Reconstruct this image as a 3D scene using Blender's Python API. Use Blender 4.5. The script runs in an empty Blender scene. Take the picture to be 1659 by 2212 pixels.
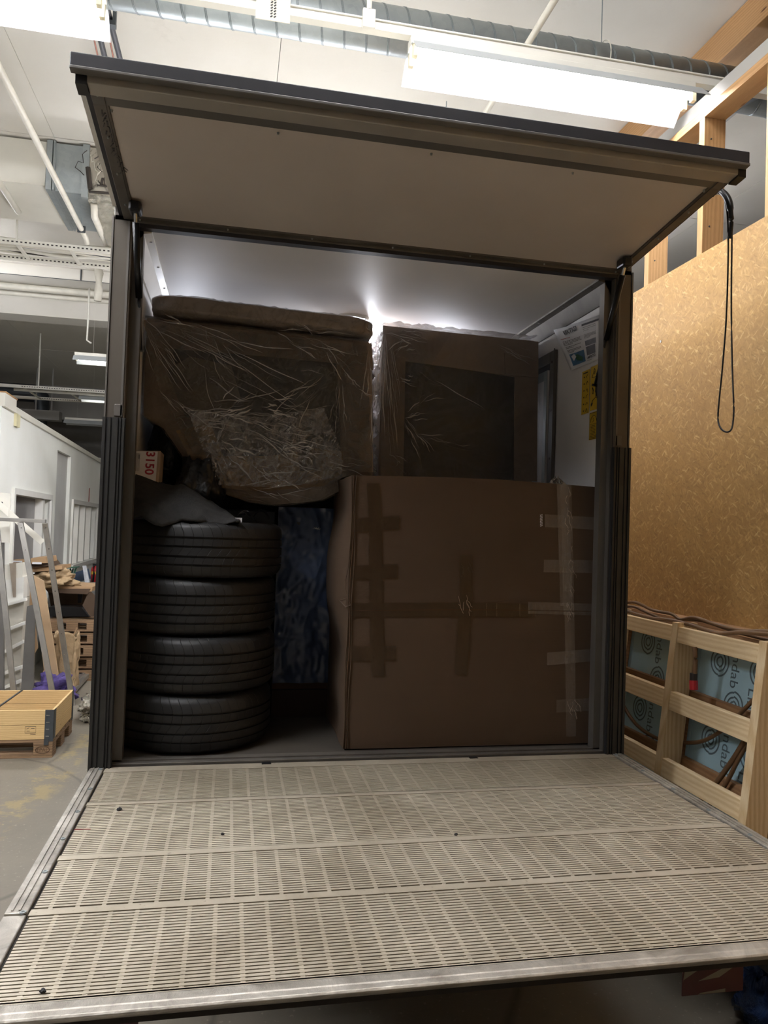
import bpy, math, random
from mathutils import Vector, Matrix, Euler, noise
random.seed(7)
PI = math.pi
S = bpy.context.scene
COL = S.collection

# ------------------------------------------------------------------ camera
F_PX, YAW, PITCH, ROLL = 1625.87, -0.19771, -0.02498, 0.033315
CAM = Vector((0.4853, -2.9965, 1.9))
ZF = 0.981                     # height of the cargo floor / tail lift
def _rot():
    a, b, c = YAW, PITCH, ROLL
    Ry = Matrix(((math.cos(a), 0, math.sin(a)), (0, 1, 0), (-math.sin(a), 0, math.cos(a))))
    Rx = Matrix(((1, 0, 0), (0, math.cos(b), -math.sin(b)), (0, math.sin(b), math.cos(b))))
    Rz = Matrix(((math.cos(c), -math.sin(c), 0), (math.sin(c), math.cos(c), 0), (0, 0, 1)))
    return Rz @ Rx @ Ry        # (right, down, forward) world -> camera
CM = _rot()
cam = bpy.data.objects.new('camera', bpy.data.cameras.new('camera'))
COL.objects.link(cam)
ax = [Vector((CM[i][0], CM[i][2], -CM[i][1])) for i in range(3)]
mw = Matrix.Identity(4)
for i in range(3):
    mw[i][0], mw[i][1], mw[i][2], mw[i][3] = ax[0][i], -ax[1][i], -ax[2][i], CAM[i]
cam.matrix_world = mw
cam.data.sensor_fit = 'HORIZONTAL'; cam.data.sensor_width = 36
cam.data.lens = 36 * F_PX / 1659
cam.data.clip_start = 0.05; cam.data.clip_end = 200
S.camera = cam

def at(px, py, axis, val):
    """point of the photograph on the world plane x / y / z = val"""
    c = Vector((px - 829.5, py - 1106, F_PX))
    w = CM.transposed() @ c
    r = Vector((w[0], w[2], -w[1])); i = 'xyz'.index(axis)
    return CAM + r * ((val - CAM[i]) / r[i])

# ------------------------------------------------------------------ world, exposure
wd = bpy.data.worlds.new('world'); S.world = wd; wd.use_nodes = True
wd.node_tree.nodes['Background'].inputs[0].default_value = (0.9, 0.92, 1.0, 1)
wd.node_tree.nodes['Background'].inputs[1].default_value = 0.02
S.view_settings.view_transform = 'Standard'; S.view_settings.look = 'None'
S.view_settings.gamma = 1; S.view_settings.use_curve_mapping = False
S.view_settings.exposure = 0.14
TUBE_E = 85.0                   # fluorescent tubes in reflectors
ADDED_BATTEN_E = 165.0               # open battens added as unseen fill light
BOX_LAMP_E = 190.0              # lamp in the cargo box

# ------------------------------------------------------------------ materials
MATS = {}
def srgb(h):
    if isinstance(h, str):
        v = [int(h[i:i+2], 16) / 255 for i in (0, 2, 4)]
        return tuple((c / 12.92 if c <= .04045 else ((c + .055) / 1.055) ** 2.4) for c in v)
    return tuple(h)
class N:
    """tiny node-tree helper"""
    def __init__(s, name):
        s.m = bpy.data.materials.new(name); s.m.use_nodes = True
        s.t = s.m.node_tree; s.b = s.t.nodes['Principled BSDF']; s.out = s.t.nodes['Material Output']
        s.co = s.t.nodes.new('ShaderNodeTexCoord').outputs['Object']
    def n(s, typ, **k):
        nd = s.t.nodes.new('ShaderNode' + typ)
        for a, v in k.items():
            if a[0] == '_': setattr(nd, a[1:], v)
        for a, v in k.items():
            if a[0] != '_':
                key = int(a[1:]) if a[0] == 'i' and a[1:].isdigit() else a.replace('__', ' ')
                s.put(nd.inputs[key], v)
        return nd
    def put(s, sock, v):
        if isinstance(v, bpy.types.NodeSocket): s.t.links.new(v, sock)
        elif isinstance(v, (tuple, list)) and sock.type == 'RGBA' and len(v) == 3: sock.default_value = (*v, 1)
        else: sock.default_value = v
    def map(s, scale=(1, 1, 1), rot=(0, 0, 0), loc=(0, 0, 0), src=None):
        return s.n('Mapping', Vector=src or s.co, Scale=scale, Rotation=rot, Location=loc).outputs[0]
    def noise(s, scale=5, detail=4, rough=.55, vec=None, dist=0):
        return s.n('TexNoise', Vector=vec or s.co, Scale=scale, Detail=detail, Roughness=rough, Distortion=dist).outputs['Fac']
    def ramp(s, fac, *stops, interp='LINEAR'):
        r = s.n('ValToRGB', Fac=fac); cr = r.color_ramp; cr.interpolation = interp
        while len(cr.elements) < len(stops): cr.elements.new(.5)
        for e, (p, c) in zip(cr.elements, stops):
            e.position = p; c = srgb(c) if isinstance(c, str) else ((c, c, c) if isinstance(c, (int, float)) else c)
            e.color = (*c, 1)
        return r.outputs['Color']
    def mix(s, fac, a, b, mode='MIX'):
        m = s.n('Mix', _data_type='RGBA', _blend_type=mode)
        s.put(m.inputs[0], fac); s.put(m.inputs[6], a); s.put(m.inputs[7], b)
        return m.outputs[2]
    def bump(s, h, strength=.3, dist=.01):
        return s.n('Bump', Height=h, Strength=strength, Distance=dist).outputs[0]
    def math(s, op, a, b=0.0, clamp=False):
        m = s.n('Math', _operation=op, _use_clamp=clamp); s.put(m.inputs[0], a); s.put(m.inputs[1], b)
        return m.outputs[0]
    def set(s, **k):
        for a, v in k.items(): s.put(s.b.inputs[a.replace('_', ' ')], v)
        return s.m

def simple(name, col, rough=.6, metal=0, var=.12, vscale=6, bump=0, bscale=60, spec=None, bdist=.003):
    if name in MATS: return MATS[name]
    n = N(name); c = srgb(col)
    f = n.noise(vscale, 5)
    dark = tuple(x * (1 - var) for x in c); lite = tuple(min(1, x * (1 + var)) for x in c)
    cc = n.ramp(f, (.3, dark), (.7, lite))
    k = dict(Base_Color=cc, Roughness=rough, Metallic=metal)
    if bump: k['Normal'] = n.bump(n.noise(bscale, 4), bump, bdist)
    if spec is not None: k['Specular_IOR_Level'] = spec
    MATS[name] = n.set(**k); return MATS[name]
def emis(name, col, e):
    n = N(name); MATS[name] = n.set(Base_Color=(.8, .8, .8), Emission_Color=srgb(col), Emission_Strength=e); return MATS[name]

def m_wood(name, base, dark, knot='5a3418', axis='x', scale=1.0, knots=True, rough=.6):
    n = N(name)
    sc = {'x': (1.2, 9, 9), 'y': (9, 1.2, 9), 'z': (9, 9, 1.2)}[axis]
    v = n.map(tuple(q * scale for q in sc))
    d = n.noise(1.6, 3, .5, v, .6)
    w = n.n('TexWave', _wave_type='BANDS', _bands_direction={'x': 'Z', 'y': 'Z', 'z': 'X'}[axis], Vector=v, Scale=1.7, Distortion=7.0, Detail=3.0).outputs['Fac']
    g = n.mix(.5, w, d)
    col = n.ramp(g, (.2, dark), (.75, base))
    fine = n.noise(30, 4, .6, n.map(tuple(q * scale for q in sc)))
    col = n.mix(.25, col, n.ramp(fine, (.35, dark), (.6, base)))
    if knots:
        vo = n.n('TexVoronoi', Vector=n.map({'x': (1.5, 6, 6), 'y': (6, 1.5, 6), 'z': (6, 6, 1.5)}[axis]), Scale=1.3)
        stretch = vo.outputs['Distance']
        k = n.ramp(stretch, (.035, 1.0), (.075, 0.0))
        col = n.mix(k, col, srgb(knot))
    MATS[name] = n.set(Base_Color=col, Roughness=rough, Normal=n.bump(g, .12, .003)); return MATS[name]

def m_osb():
    n = N('osb_board')
    cols = None; h = None
    base = n.ramp(n.noise(2.2, 4), (.35, '9e7946'), (.65, 'aa854e'))
    warp = n.n('TexNoise', Vector=n.co, Scale=28.0, Detail=4.0).outputs['Color']
    v0 = n.n('Mix', _data_type='RGBA', i0=.028, i6=n.co, i7=warp).outputs[2]
    lay = [(.25, 8, 40), (1.1, 9, 38), (-.5, 8, 44), (1.9, 10, 50), (-1.2, 10, 42), (.7, 9, 50), (2.6, 9, 46)]
    col = base
    for i, (r, a, b) in enumerate(lay):
        v = n.map((1, a, b), src=n.map((1, 1, 1), (r, 0, 0), (i * 3.1, i * 1.7, i), v0))
        vo = n.n('TexVoronoi', Vector=v, Scale=2.3, Randomness=1.0)
        sc = n.n('SeparateColor', Color=vo.outputs['Color'])
        c = n.ramp(sc.outputs[0], (.0, '8a683a'), (.3, '9f7a48'), (.65, 'b08a52'), (.9, 'c4a067'), (1, 'd6b883'))
        msk = n.ramp(sc.outputs[1], (.5, 0.0), (.62, 1.0))
        edge = n.ramp(vo.outputs['Distance'], (.25, 1.0), (.55, 0.0))
        mk = n.math('MULTIPLY', msk, edge)
        col = n.mix(n.math('MULTIPLY', mk, .62), col, c)
    fib = n.noise(60, 3, .6, n.map((1, .5, 1.6), (.6, 0, 0)))
    col = n.mix(n.ramp(fib, (.55, 0.0), (.75, .35)), col, srgb('775730'))
    dots = n.n('TexVoronoi', Vector=n.map((1, 28, 60), (.5, 0, 0)), Scale=1.0).outputs['Distance']
    col = n.mix(n.ramp(dots, (.03, .7), (.09, 0.0)), col, srgb('4c2f15'))
    MATS['osb'] = n.set(Base_Color=col, Roughness=.62, Normal=n.bump(n.n('RGBToBW', Color=col).outputs[0], .25, .004))
    return MATS['osb']

def m_film(name, tint='cfc8bc', op=.25, rough=.18, bstr=.6, bscale=9, stretch=(1, 1, 1)):
    """crumpled clear polythene: mostly see-through, milky where it folds, glossy"""
    n = N(name)
    v = n.map(stretch)
    a = n.noise(bscale, 6, .6, v, 1.5)
    r1 = n.math('ABSOLUTE', n.math('SUBTRACT', a, .5))
    ridge = n.ramp(r1, (.0, 1.0), (.045, .25), (.2, 0.0))
    nrm = n.bump(n.mix(.5, a, ridge), bstr, .03)
    gl = n.n('BsdfGlossy', Roughness=rough, Normal=nrm, Color=(.9, .9, .92))
    df = n.n('BsdfDiffuse', Color=srgb(tint), Normal=nrm)
    tr = n.n('BsdfTransparent', Color=(.93, .93, .93))
    lw = n.n('LayerWeight', Blend=.35, Normal=nrm).outputs['Fresnel']
    f1 = n.math('ADD', n.math('MULTIPLY', ridge, op * 1.3), op * .22, True)
    s1 = n.n('MixShader', Fac=f1, i1=tr.outputs[0], i2=df.outputs[0])
    s2 = n.n('MixShader', Fac=n.math('MULTIPLY', lw, .75, True), i1=s1.outputs[0], i2=gl.outputs[0])
    n.t.links.new(s2.outputs[0], n.out.inputs[0]); MATS[name] = n.m; return n.m

def build_materials():
    n = N('ceiling_paint')
    c = n.ramp(n.noise(.5, 5), (.3, 'd0cbbf'), (.7, 'dedad0'))
    st = n.ramp(n.noise(3, 6, .7), (.62, 0.0), (.8, .25))
    MATS['ceil'] = n.set(Base_Color=n.mix(st, c, srgb('a39c8e')), Roughness=.85, Normal=n.bump(n.noise(14, 5), .12, .01))
    n = N('floor_concrete')
    c = n.ramp(n.noise(.8, 6), (.3, '6e675b'), (.7, '847c6e'))
    c = n.mix(n.ramp(n.noise(6, 8, .7), (.55, 0.0), (.75, .5)), c, srgb('6d675c'))
    c = n.mix(n.ramp(n.noise(40, 3), (.63, 0.0), (.7, .35)), c, srgb('b3aa98'))
    crack = n.n('TexVoronoi', _feature='DISTANCE_TO_EDGE', Vector=n.n('Mix', _data_type='RGBA', i0=.1, i6=n.co, i7=n.n('TexNoise', Vector=n.co, Scale=2.0).outputs['Color']).outputs[2], Scale=.45).outputs['Distance']
    c = n.mix(n.ramp(crack, (.002, .6), (.006, 0.0)), c, srgb('4a443b'))
    # worn yellow floor paint: along a lane beside the truck
    sx = n.n('SeparateXYZ', Vector=n.co)
    wob = n.math('MULTIPLY', n.math('SUBTRACT', n.noise(1.2, 3), .5), .35)
    d = n.math('ABSOLUTE', n.math('ADD', n.math('SUBTRACT', sx.outputs[0], n.math('ADD', n.math('MULTIPLY', sx.outputs[1], .13), -1.16)), wob))
    band = n.ramp(d, (.10, 1.0), (.17, 0.0))
    worn = n.ramp(n.noise(5, 8, .75), (.48, 0.0), (.56, .8))
    c = n.mix(n.math('MULTIPLY', n.math('MULTIPLY', band, worn), .6), c, srgb('a8925a'))
    wp = n.ramp(n.noise(9, 8, .8, n.map((1, 1, 1), loc=(7, 3, 0))), (.66, 0.0), (.7, .8))
    reg = n.ramp(n.noise(.7, 1, .5, n.map((1, 1, 1), loc=(2, 9, 0))), (.55, 0.0), (.6, 1.0))
    c = n.mix(n.math('MULTIPLY', wp, reg), c, srgb('cfc9b8'))
    MATS['floor'] = n.set(Base_Color=c, Roughness=.55, Normal=n.bump(n.noise(25, 6), .15, .01))
    n = N('white_wall_paint')
    c = n.ramp(n.noise(1.2, 4), (.3, 'dfdfd6'), (.7, 'e9e9e2'))
    c = n.mix(n.ramp(n.noise(3, 7, .7, n.map((1, 1, .5))), (.66, 0.0), (.8, .4)), c, srgb('9a958a'))
    MATS['wallw'] = n.set(Base_Color=c, Roughness=.6)
    simple('wallgrey', 'a19e98', .8, var=.08, vscale=1)
    simple('white', 'ddd9cc', .4, var=.05, vscale=3)
    simple('whitegloss', 'e6e4dc', .25, var=.03)
    simple('pipew', 'd8d3c4', .45, var=.08, vscale=8)
    simple('wingrey', '6d6a68', .3, var=.2, vscale=2)
    n = N('galvanised_steel')
    v = n.n('TexVoronoi', Vector=n.map((1, 1, 1)), Scale=26).outputs['Color']
    c = n.mix(.12, n.ramp(n.noise(3, 4), (.3, '949b9c'), (.7, 'a9b0b0')), n.ramp(n.n('RGBToBW', Color=v).outputs[0], (.2, '7f888b'), (.8, 'b4bab9')))
    MATS['galv'] = n.set(Base_Color=c, Metallic=.55, Roughness=.42, Normal=n.bump(n.noise(8, 3), .1, .01))
    simple('galvdark', '4d5154', .5, .6, var=.15)
    n = N('box_interior_grp')
    c = n.ramp(n.noise(1.5, 4), (.3, 'd6d4d2'), (.7, 'e2e0de'))
    wv = n.n('TexWave', _bands_direction='Y', Vector=n.co, Scale=60, Distortion=.3).outputs['Fac']
    MATS['grp'] = n.set(Base_Color=c, Roughness=.5, Specular_IOR_Level=.45, Normal=n.bump(wv, .06, .001))
    n = N('door_skin_grp')
    c = n.ramp(n.noise(1.5, 4), (.3, 'bdb5ae'), (.7, 'c9c2bc'))
    MATS['doorskin'] = n.set(Base_Color=c, Roughness=.3, Normal=n.bump(n.n('TexWave', _bands_direction='X', Vector=n.co, Scale=60, Distortion=.2).outputs['Fac'], .05, .001))
    n = N('aluminium_dull')
    c = n.ramp(n.noise(5, 6, .6, n.map((1, 1, .15))), (.3, '57534e'), (.7, '757069'))
    c = n.mix(n.ramp(n.noise(9, 6, .8), (.6, 0.0), (.75, .45)), c, srgb('4b443b'))
    MATS['alu'] = n.set(Base_Color=c, Metallic=.5, Roughness=.5)
    n = N('aluminium_deck')
    c = n.ramp(n.noise(2.2, 6, .65), (.3, 'a19784'), (.7, 'c8beab'))
    c = n.mix(n.ramp(n.noise(1.1, 5, .7, n.map((1, 1, 1), loc=(4, 0, 0))), (.48, 0.0), (.75, .55)), c, srgb('7b6a55'))
    c = n.mix(n.ramp(n.noise(60, 3, .6), (.63, 0.0), (.72, .5)), c, srgb('6c6050'))
    MATS['deck'] = n.set(Base_Color=c, Metallic=.35, Roughness=.5, Normal=n.bump(n.noise(30, 5), .15, .002))
    n = N('aluminium_edge_worn')
    c = n.ramp(n.noise(7, 7, .7, dist=1.0), (.35, '8f887d'), (.65, 'd0cabe'))
    scr = n.noise(22, 8, .8, n.map((1.5, .6, 1), (0, 0, .7)), 3)
    c = n.mix(n.ramp(scr, (.6, 0.0), (.68, .6)), c, srgb('5f584e'))
    MATS['edge'] = n.set(Base_Color=c, Metallic=.6, Roughness=.34, Normal=n.bump(scr, .4, .004))
    simple('deckdirt', '1f1a15', .85, var=.3, vscale=20)
    simple('redpaint', '7c2420', .6)
    simple('rubber', '1b1b1d', .6, var=.2, vscale=12, bump=.1)
    simple('rubberseal', '2a2a2f', .5, var=.12)
    simple('blackmetal', '0c0c0d', .35, .3, var=.1)
    simple('blackplastic', '111113', .35, var=.15)
    simple('chrome', 'b9b9b9', .22, 1, var=.05)
    simple('chassis', '14120f', .7, var=.3)
    n = N('cargo_floor_ply')
    MATS['ply'] = n.set(Base_Color=n.ramp(n.noise(4, 6), (.3, '35302a'), (.7, '4b453d')), Roughness=.6)
    n = N('corrugated_cardboard')
    c = n.ramp(n.noise(1.8, 4), (.3, '453423'), (.7, '4d3a29'))
    c = n.mix(n.ramp(n.noise(7, 7, .7), (.6, 0.0), (.8, .25)), c, srgb('3c2a1a'))
    wv = n.n('TexWave', _bands_direction='Z', Vector=n.co, Scale=45, Distortion=.4).outputs['Fac']
    MATS['card'] = n.set(Base_Color=c, Roughness=.75, Normal=n.bump(n.mix(.85, wv, n.noise(3, 4)), .12, .004))
    simple('cardlight', 'a48562', .75, var=.1, vscale=3, bump=.2, bscale=12)
    simple('cardwrap', 'a08b7a', .7, var=.12, vscale=3, bump=.25, bscale=6)
    simple('carddark', '4b3420', .8, var=.2)
    simple('kraft', 'a38a68', .8, var=.15, vscale=9, bump=.6, bscale=16, bdist=.02)
    n = N('brown_packing_tape')
    MATS['tapeb'] = n.set(Base_Color=n.ramp(n.noise(12, 4, .6, n.map((1, 1, .3))), (.3, '362718'), (.7, '3c2c1c')), Roughness=.28, Normal=n.bump(n.noise(40, 5, .6, dist=2), .3, .003))
    n = N('clear_packing_tape')
    nr = n.bump(n.noise(30, 6, .7, dist=2), .8, .006)
    wr = n.ramp(n.noise(26, 6, .75, n.map((1, 1, .35)), 2), (.5, 0.05), (.72, .9))
    df = n.n('BsdfDiffuse', Color=srgb('b9aea2')); tr = n.n('BsdfTransparent'); gl = n.n('BsdfGlossy', Roughness=.25, Normal=nr)
    s1 = n.n('MixShader', Fac=n.math('ADD', n.math('MULTIPLY', wr, .32), .04), i1=tr.outputs[0], i2=df.outputs[0])
    s2 = n.n('MixShader', Fac=.12, i1=s1.outputs[0], i2=gl.outputs[0])
    n.t.links.new(s2.outputs[0], n.out.inputs[0]); MATS['tapec'] = n.m
    m_film('film', op=.15); m_film('film_soft', op=.09, bstr=.35, bscale=4); m_film('film_heavy', 'c9bda8', .42, .22, .8, 12)
    m_film('film_beige', 'b3a490', .9, .3, .5, 7)
    simple('darkpane', '33363a', .35, var=.15, vscale=2)
    simple('fabricgrey', '262524', .95, var=.35, vscale=30, bump=.6, bscale=120)
    n = N('blue_film')
    a = n.noise(4, 6, .6, None, 2.0)
    MATS['bluefilm'] = n.set(Base_Color=n.ramp(n.noise(1, 2), (.35, '343e54'), (.7, '586888')), Roughness=.22, Normal=n.bump(n.noise(2.5, 3, .5, None, .6), .35, .05))
    simple('blackbag', '121215', .35, var=.2, bump=.8, bscale=7, bdist=.05)
    m_osb()
    m_wood('pine_x', 'ead2a9', 'd5b585', axis='y')
    m_wood('pine_z', 'e6cea6', 'cdac7c', axis='z')
    m_wood('pine_beam', 'b98f60', 'a0774b', axis='y')
    m_wood('pine_stud', 'bd9465', 'a57c4f', axis='z')
    m_wood('collar_pine', 'dcbc86', 'c9a46c', '7a3f22', axis='x', scale=1.2)
    m_wood('pallet_wood', '96795a', '6c533c', axis='x', knots=False, rough=.8)
    m_wood('back_wood', 'a8805a', '8c6644', axis='y')
    simple('blueins', 'a9c9d4', .5, var=.06, vscale=4)
    simple('printgrey', '5d6d75', .6, var=.03)
    simple('cable', '6b4f34', .5, var=.15)
    simple('cabledark', '2c251f', .5, var=.15)
    simple('redplastic', 'a51f26', .4, var=.1)
    simple('yellow', 'c9a52a', .45, var=.05)
    simple('ink', '17161a', .6, var=.05)
    simple('inkred', '9c1f33', .6, var=.05)
    simple('inkgrey', '55545a', .7, var=.1)
    simple('paper', 'dcdcde', .35, var=.03)
    simple('labelwhite', 'dcdadd', .6, var=.05)
    simple('photoblue', '3f6f93', .4, var=.25, vscale=30)
    simple('photogrey', '55535a', .4, var=.5, vscale=40)
    simple('photogreen', '2f5f3c', .4, var=.1)
    simple('ladder_alu', 'a8a49c', .35, .7, var=.12, vscale=9)
    simple('steelgrey', '6c6a66', .45, .3, var=.1)
    simple('purple', '4d3f78', .8, var=.3, vscale=9, bump=.6, bscale=12, bdist=.03)
    simple('greenwire', '2e5a45', .5)
    simple('navy', '2c3b50', .5, var=.15)
    simple('bubble', 'c2c4c6', .35, var=.15, vscale=30)
    n = N('silver_foil')
    MATS['foil'] = n.set(Base_Color=srgb('c9c4b6'), Metallic=.85, Roughness=.2, Normal=n.bump(n.noise(7, 6, .6, None, 2), 1.0, .08))
    n = N('blue_carrier_bag')
    c = n.ramp(n.noise(4, 3), (.45, '0f2447'), (.6, '1c3f74'), (.75, '4f83b5'))
    MATS['bluebag'] = n.set(Base_Color=c, Roughness=.35, Normal=n.bump(n.noise(6, 5, .6, None, 2), .8, .05))
    simple('reflwhite', '7d7a6c', .5, var=.08); simple('reflred', '430f1a', .45, var=.1)
    n = N('tyre_rubber')
    sx = n.n('SeparateXYZ', Vector=n.co)
    ang = n.math('ARCTAN2', sx.outputs[1], sx.outputs[0])
    zz = n.math('MULTIPLY', sx.outputs[2], 22.0)
    ph = n.math('ADD', n.math('MULTIPLY', ang, 17.0), n.math('SINE', n.math('MULTIPLY', sx.outputs[2], 26.0)))
    sip = n.ramp(n.math('ABSOLUTE', n.math('SINE', n.math('MULTIPLY', n.math('ADD', ph, n.math('MULTIPLY', n.math('ABSOLUTE', n.math('SUBTRACT', sx.outputs[2], .116)), 14.0)), 1.6))), (.02, 0.0), (.12, 1.0))
    ridge = n.noise(3, 2)
    h = n.mix(.0, sip, sip)
    c = n.mix(n.ramp(n.noise(9, 7, .7), (.5, 0.0), (.75, .4)), (.007, .0068, .0068), (.026, .023, .020))
    c = n.mix(n.math('MULTIPLY', n.math('SUBTRACT', 1.0, sip), .7), c, (.004, .004, .004))
    MATS['tyre'] = n.set(Base_Color=c, Roughness=.55, Normal=n.bump(h, .5, .004))
    emis('tube', 'f5f7ff', TUBE_E)
    emis('tube_added', 'f5f7ff', ADDED_BATTEN_E); emis('tube_far', 'fffef8', 25)
    emis('boxlamp', 'f4f6ff', BOX_LAMP_E); emis('added_walllamp', 'eef2ff', BOX_LAMP_E * .5)
    n = N('dark_window_glass')
    MATS['glassdark'] = n.set(Base_Color=srgb('2b323a'), Roughness=.08)
build_materials()
M = MATS

# ------------------------------------------------------------------ mesh helpers
class MB:
    def __init__(s): s.v = []; s.f = []
    def add(s, vs, fs):
        k = len(s.v); s.v += [Vector(v) for v in vs]; s.f += [tuple(i + k for i in f) for f in fs]; return s
    def box(s, x0, y0, z0, x1, y1, z1):
        return s.add([(x0, y0, z0), (x1, y0, z0), (x1, y1, z0), (x0, y1, z0), (x0, y0, z1), (x1, y0, z1), (x1, y1, z1), (x0, y1, z1)],
                     [(0, 3, 2, 1), (4, 5, 6, 7), (0, 1, 5, 4), (1, 2, 6, 5), (2, 3, 7, 6), (3, 0, 4, 7)])
    def obox(s, a, b, w, h, up=(0, 0, 1)):
        """bar from a to b, w wide (sideways), h high (along up)"""
        a, b = Vector(a), Vector(b); d = (b - a).normalized(); u = Vector(up)
        side = d.cross(u)
        if side.length < 1e-4: side = d.cross(Vector((0, 1, 0)))
        side.normalize(); u = side.cross(d).normalized()
        vs = []
        for p in (a, b):
            for i, j in ((-1, -1), (1, -1), (1, 1), (-1, 1)): vs.append(p + side * i * w / 2 + u * j * h / 2)
        return s.add(vs, [(0, 1, 2, 3), (7, 6, 5, 4), (0, 4, 5, 1), (1, 5, 6, 2), (2, 6, 7, 3), (3, 7, 4, 0)])
    def tube(s, pts, r, n=8, cap=True):
        pts = [Vector(p) for p in pts]; k = len(s.v); rings = []
        for i, p in enumerate(pts):
            d = (pts[min(i + 1, len(pts) - 1)] - pts[max(i - 1, 0)]).normalized()
            a = d.cross(Vector((0, 0, 1)))
            if a.length < .05: a = d.cross(Vector((0, 1, 0)))
            a.normalize(); b = d.cross(a).normalized()
            rr = r[i] if isinstance(r, (list, tuple)) else r
            rings.append([p + a * rr * math.cos(2 * PI * j / n) + b * rr * math.sin(2 * PI * j / n) for j in range(n)])
        vs = [v for rg in rings for v in rg]
        fs = [(i * n + j, i * n + (j + 1) % n, (i + 1) * n + (j + 1) % n, (i + 1) * n + j) for i in range(len(pts) - 1) for j in range(n)]
        if cap: fs += [tuple(range(n))[::-1], tuple((len(pts) - 1) * n + j for j in range(n))]
        return s.add(vs, fs)
    def prism(s, poly, d):
        """poly: list of 3D points, extruded by vector d"""
        n = len(poly); d = Vector(d)
        vs = [Vector(p) for p in poly] + [Vector(p) + d for p in poly]
        fs = [tuple(range(n)), tuple(range(2 * n - 1, n - 1, -1))] + [(i, i + n, (i + 1) % n + n, (i + 1) % n) for i in range(n)]
        return s.add(vs, fs)
    def lathe(s, prof, c=(0, 0, 0), n=48, closed=False):
        c = Vector(c); m = len(prof)
        vs = [c + Vector((r * math.cos(2 * PI * j / n), r * math.sin(2 * PI * j / n), z)) for r, z in prof for j in range(n)]
        rng = range(m if closed else m - 1)
        fs = [(i * n + j, i * n + (j + 1) % n, ((i + 1) % m) * n + (j + 1) % n, ((i + 1) % m) * n + j) for i in rng for j in range(n)]
        return s.add(vs, fs)
    def grid(s, nu, nv, fn):
        vs = [fn(i / nu, j / nv) for i in range(nu + 1) for j in range(nv + 1)]
        fs = [(i * (nv + 1) + j, (i + 1) * (nv + 1) + j, (i + 1) * (nv + 1) + j + 1, i * (nv + 1) + j + 1) for i in range(nu) for j in range(nv)]
        return s.add(vs, fs)
    def build(s, name, mat, parent=None, smooth=False, bevel=0, solid=0, **props):
        root = parent
        while root is not None and root.parent is not None: root = root.parent
        off = root.location if root is not None else Vector((0, 0, 0))
        me = bpy.data.meshes.new(name)
        me.from_pydata([tuple(v - off) for v in s.v], [], s.f); me.update()
        m = M[mat] if isinstance(mat, str) else mat
        me.materials.append(m)
        import bmesh
        b = bmesh.new(); b.from_mesh(me); bmesh.ops.recalc_face_normals(b, faces=b.faces); b.to_mesh(me); b.free()
        if smooth:
            for p in me.polygons: p.use_smooth = True
        o = bpy.data.objects.new(name, me); COL.objects.link(o)
        if parent is not None: o.parent = parent
        if bevel:
            md = o.modifiers.new('bevel', 'BEVEL'); md.width = bevel; md.segments = 2; md.limit_method = 'ANGLE'
        if solid:
            md = o.modifiers.new('solid', 'SOLIDIFY'); md.thickness = solid; md.offset = 0
        for k, v in props.items(): o[k] = v
        return o
def tag(o, label, cat, group=None):
    o['label'] = label; o['category'] = cat
    if group: o['group'] = group
    return o
def thing(name, loc, label, cat, group=None):
    o = bpy.data.objects.new(name, None); COL.objects.link(o); o.location = loc
    o.empty_display_size = .1
    return tag(o, label, cat, group)
def struct(name, loc=(0, 0, 0)):
    o = bpy.data.objects.new(name, None); COL.objects.link(o); o.location = loc; o['kind'] = 'structure'; return o
def sbuild(mb, name, mat, **k):
    o = mb.build(name, mat, **k); o['kind'] = 'structure'; return o
def copy_tree(o, parent=None):
    c = o.copy(); COL.objects.link(c)
    if parent is not None: c.parent = parent
    for ch in list(o.children): copy_tree(ch, c)
    return c
def text(body, size, origin, xdir, ydir, name, mat, parent, depth=.0006, align='LEFT', bold=0.0):
    """lettering as a mesh, baseline at origin running along xdir, upwards along ydir"""
    cu = bpy.data.curves.new('text', 'FONT'); cu.body = body; cu.size = size; cu.align_x = align; cu.offset = bold
    cu.resolution_u = 3
    ob = bpy.data.objects.new('text', cu); COL.objects.link(ob)
    me = bpy.data.meshes.new_from_object(ob.evaluated_get(bpy.context.evaluated_depsgraph_get()))
    COL.objects.unlink(ob); bpy.data.objects.remove(ob)
    x, y = Vector(xdir).normalized(), Vector(ydir).normalized(); z = x.cross(y).normalized()
    mb = MB(); mb.add([Vector(origin) + x * v.co.x + y * v.co.y + z * (v.co.z + depth) for v in me.vertices], [tuple(p.vertices) for p in me.polygons])
    return mb.build(name, mat, parent)
def fbm(p, o=4):
    return noise.fractal(Vector(p), .5, 2.1, o)
def ridged(p):
    return 1 - abs(noise.noise(Vector(p)))

# ================================================================== SETTING
CZ = 5.5
sbuild(MB().box(-9, -13, -.1, 9, 24, 0), 'floor', 'floor')
ceil = struct('ceiling')
seams = [-9, -6.1, -3.7, -1.3, .70, 5.5, 9]
for a, b in zip(seams, seams[1:]):
    for y0, y1 in ((-13, 4.5), (4.512, 14), (14.012, 24)):
        MB().box(a + .004, y0, CZ + random.uniform(0, .004), b, y1, CZ + .15).build('ceiling_panel', 'ceil', ceil)
MB().box(-9, -13, CZ + .16, 9, 24, CZ + .25).build('slab', 'wallgrey', ceil)
sbuild(MB().box(-9, 24, 0, 9, 24.2, CZ), 'wall_back', 'wallgrey')
sbuild(MB().box(-9.2, -13, 0, -9, 24, CZ), 'wall_left', 'wallgrey')
sbuild(MB().box(9, -13, 0, 9.2, 24, CZ), 'wall_right_outer', 'wallgrey')
sbuild(MB().box(-9, -13.2, 0, 9, -13, CZ), 'wall_front', 'wallgrey')
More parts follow.
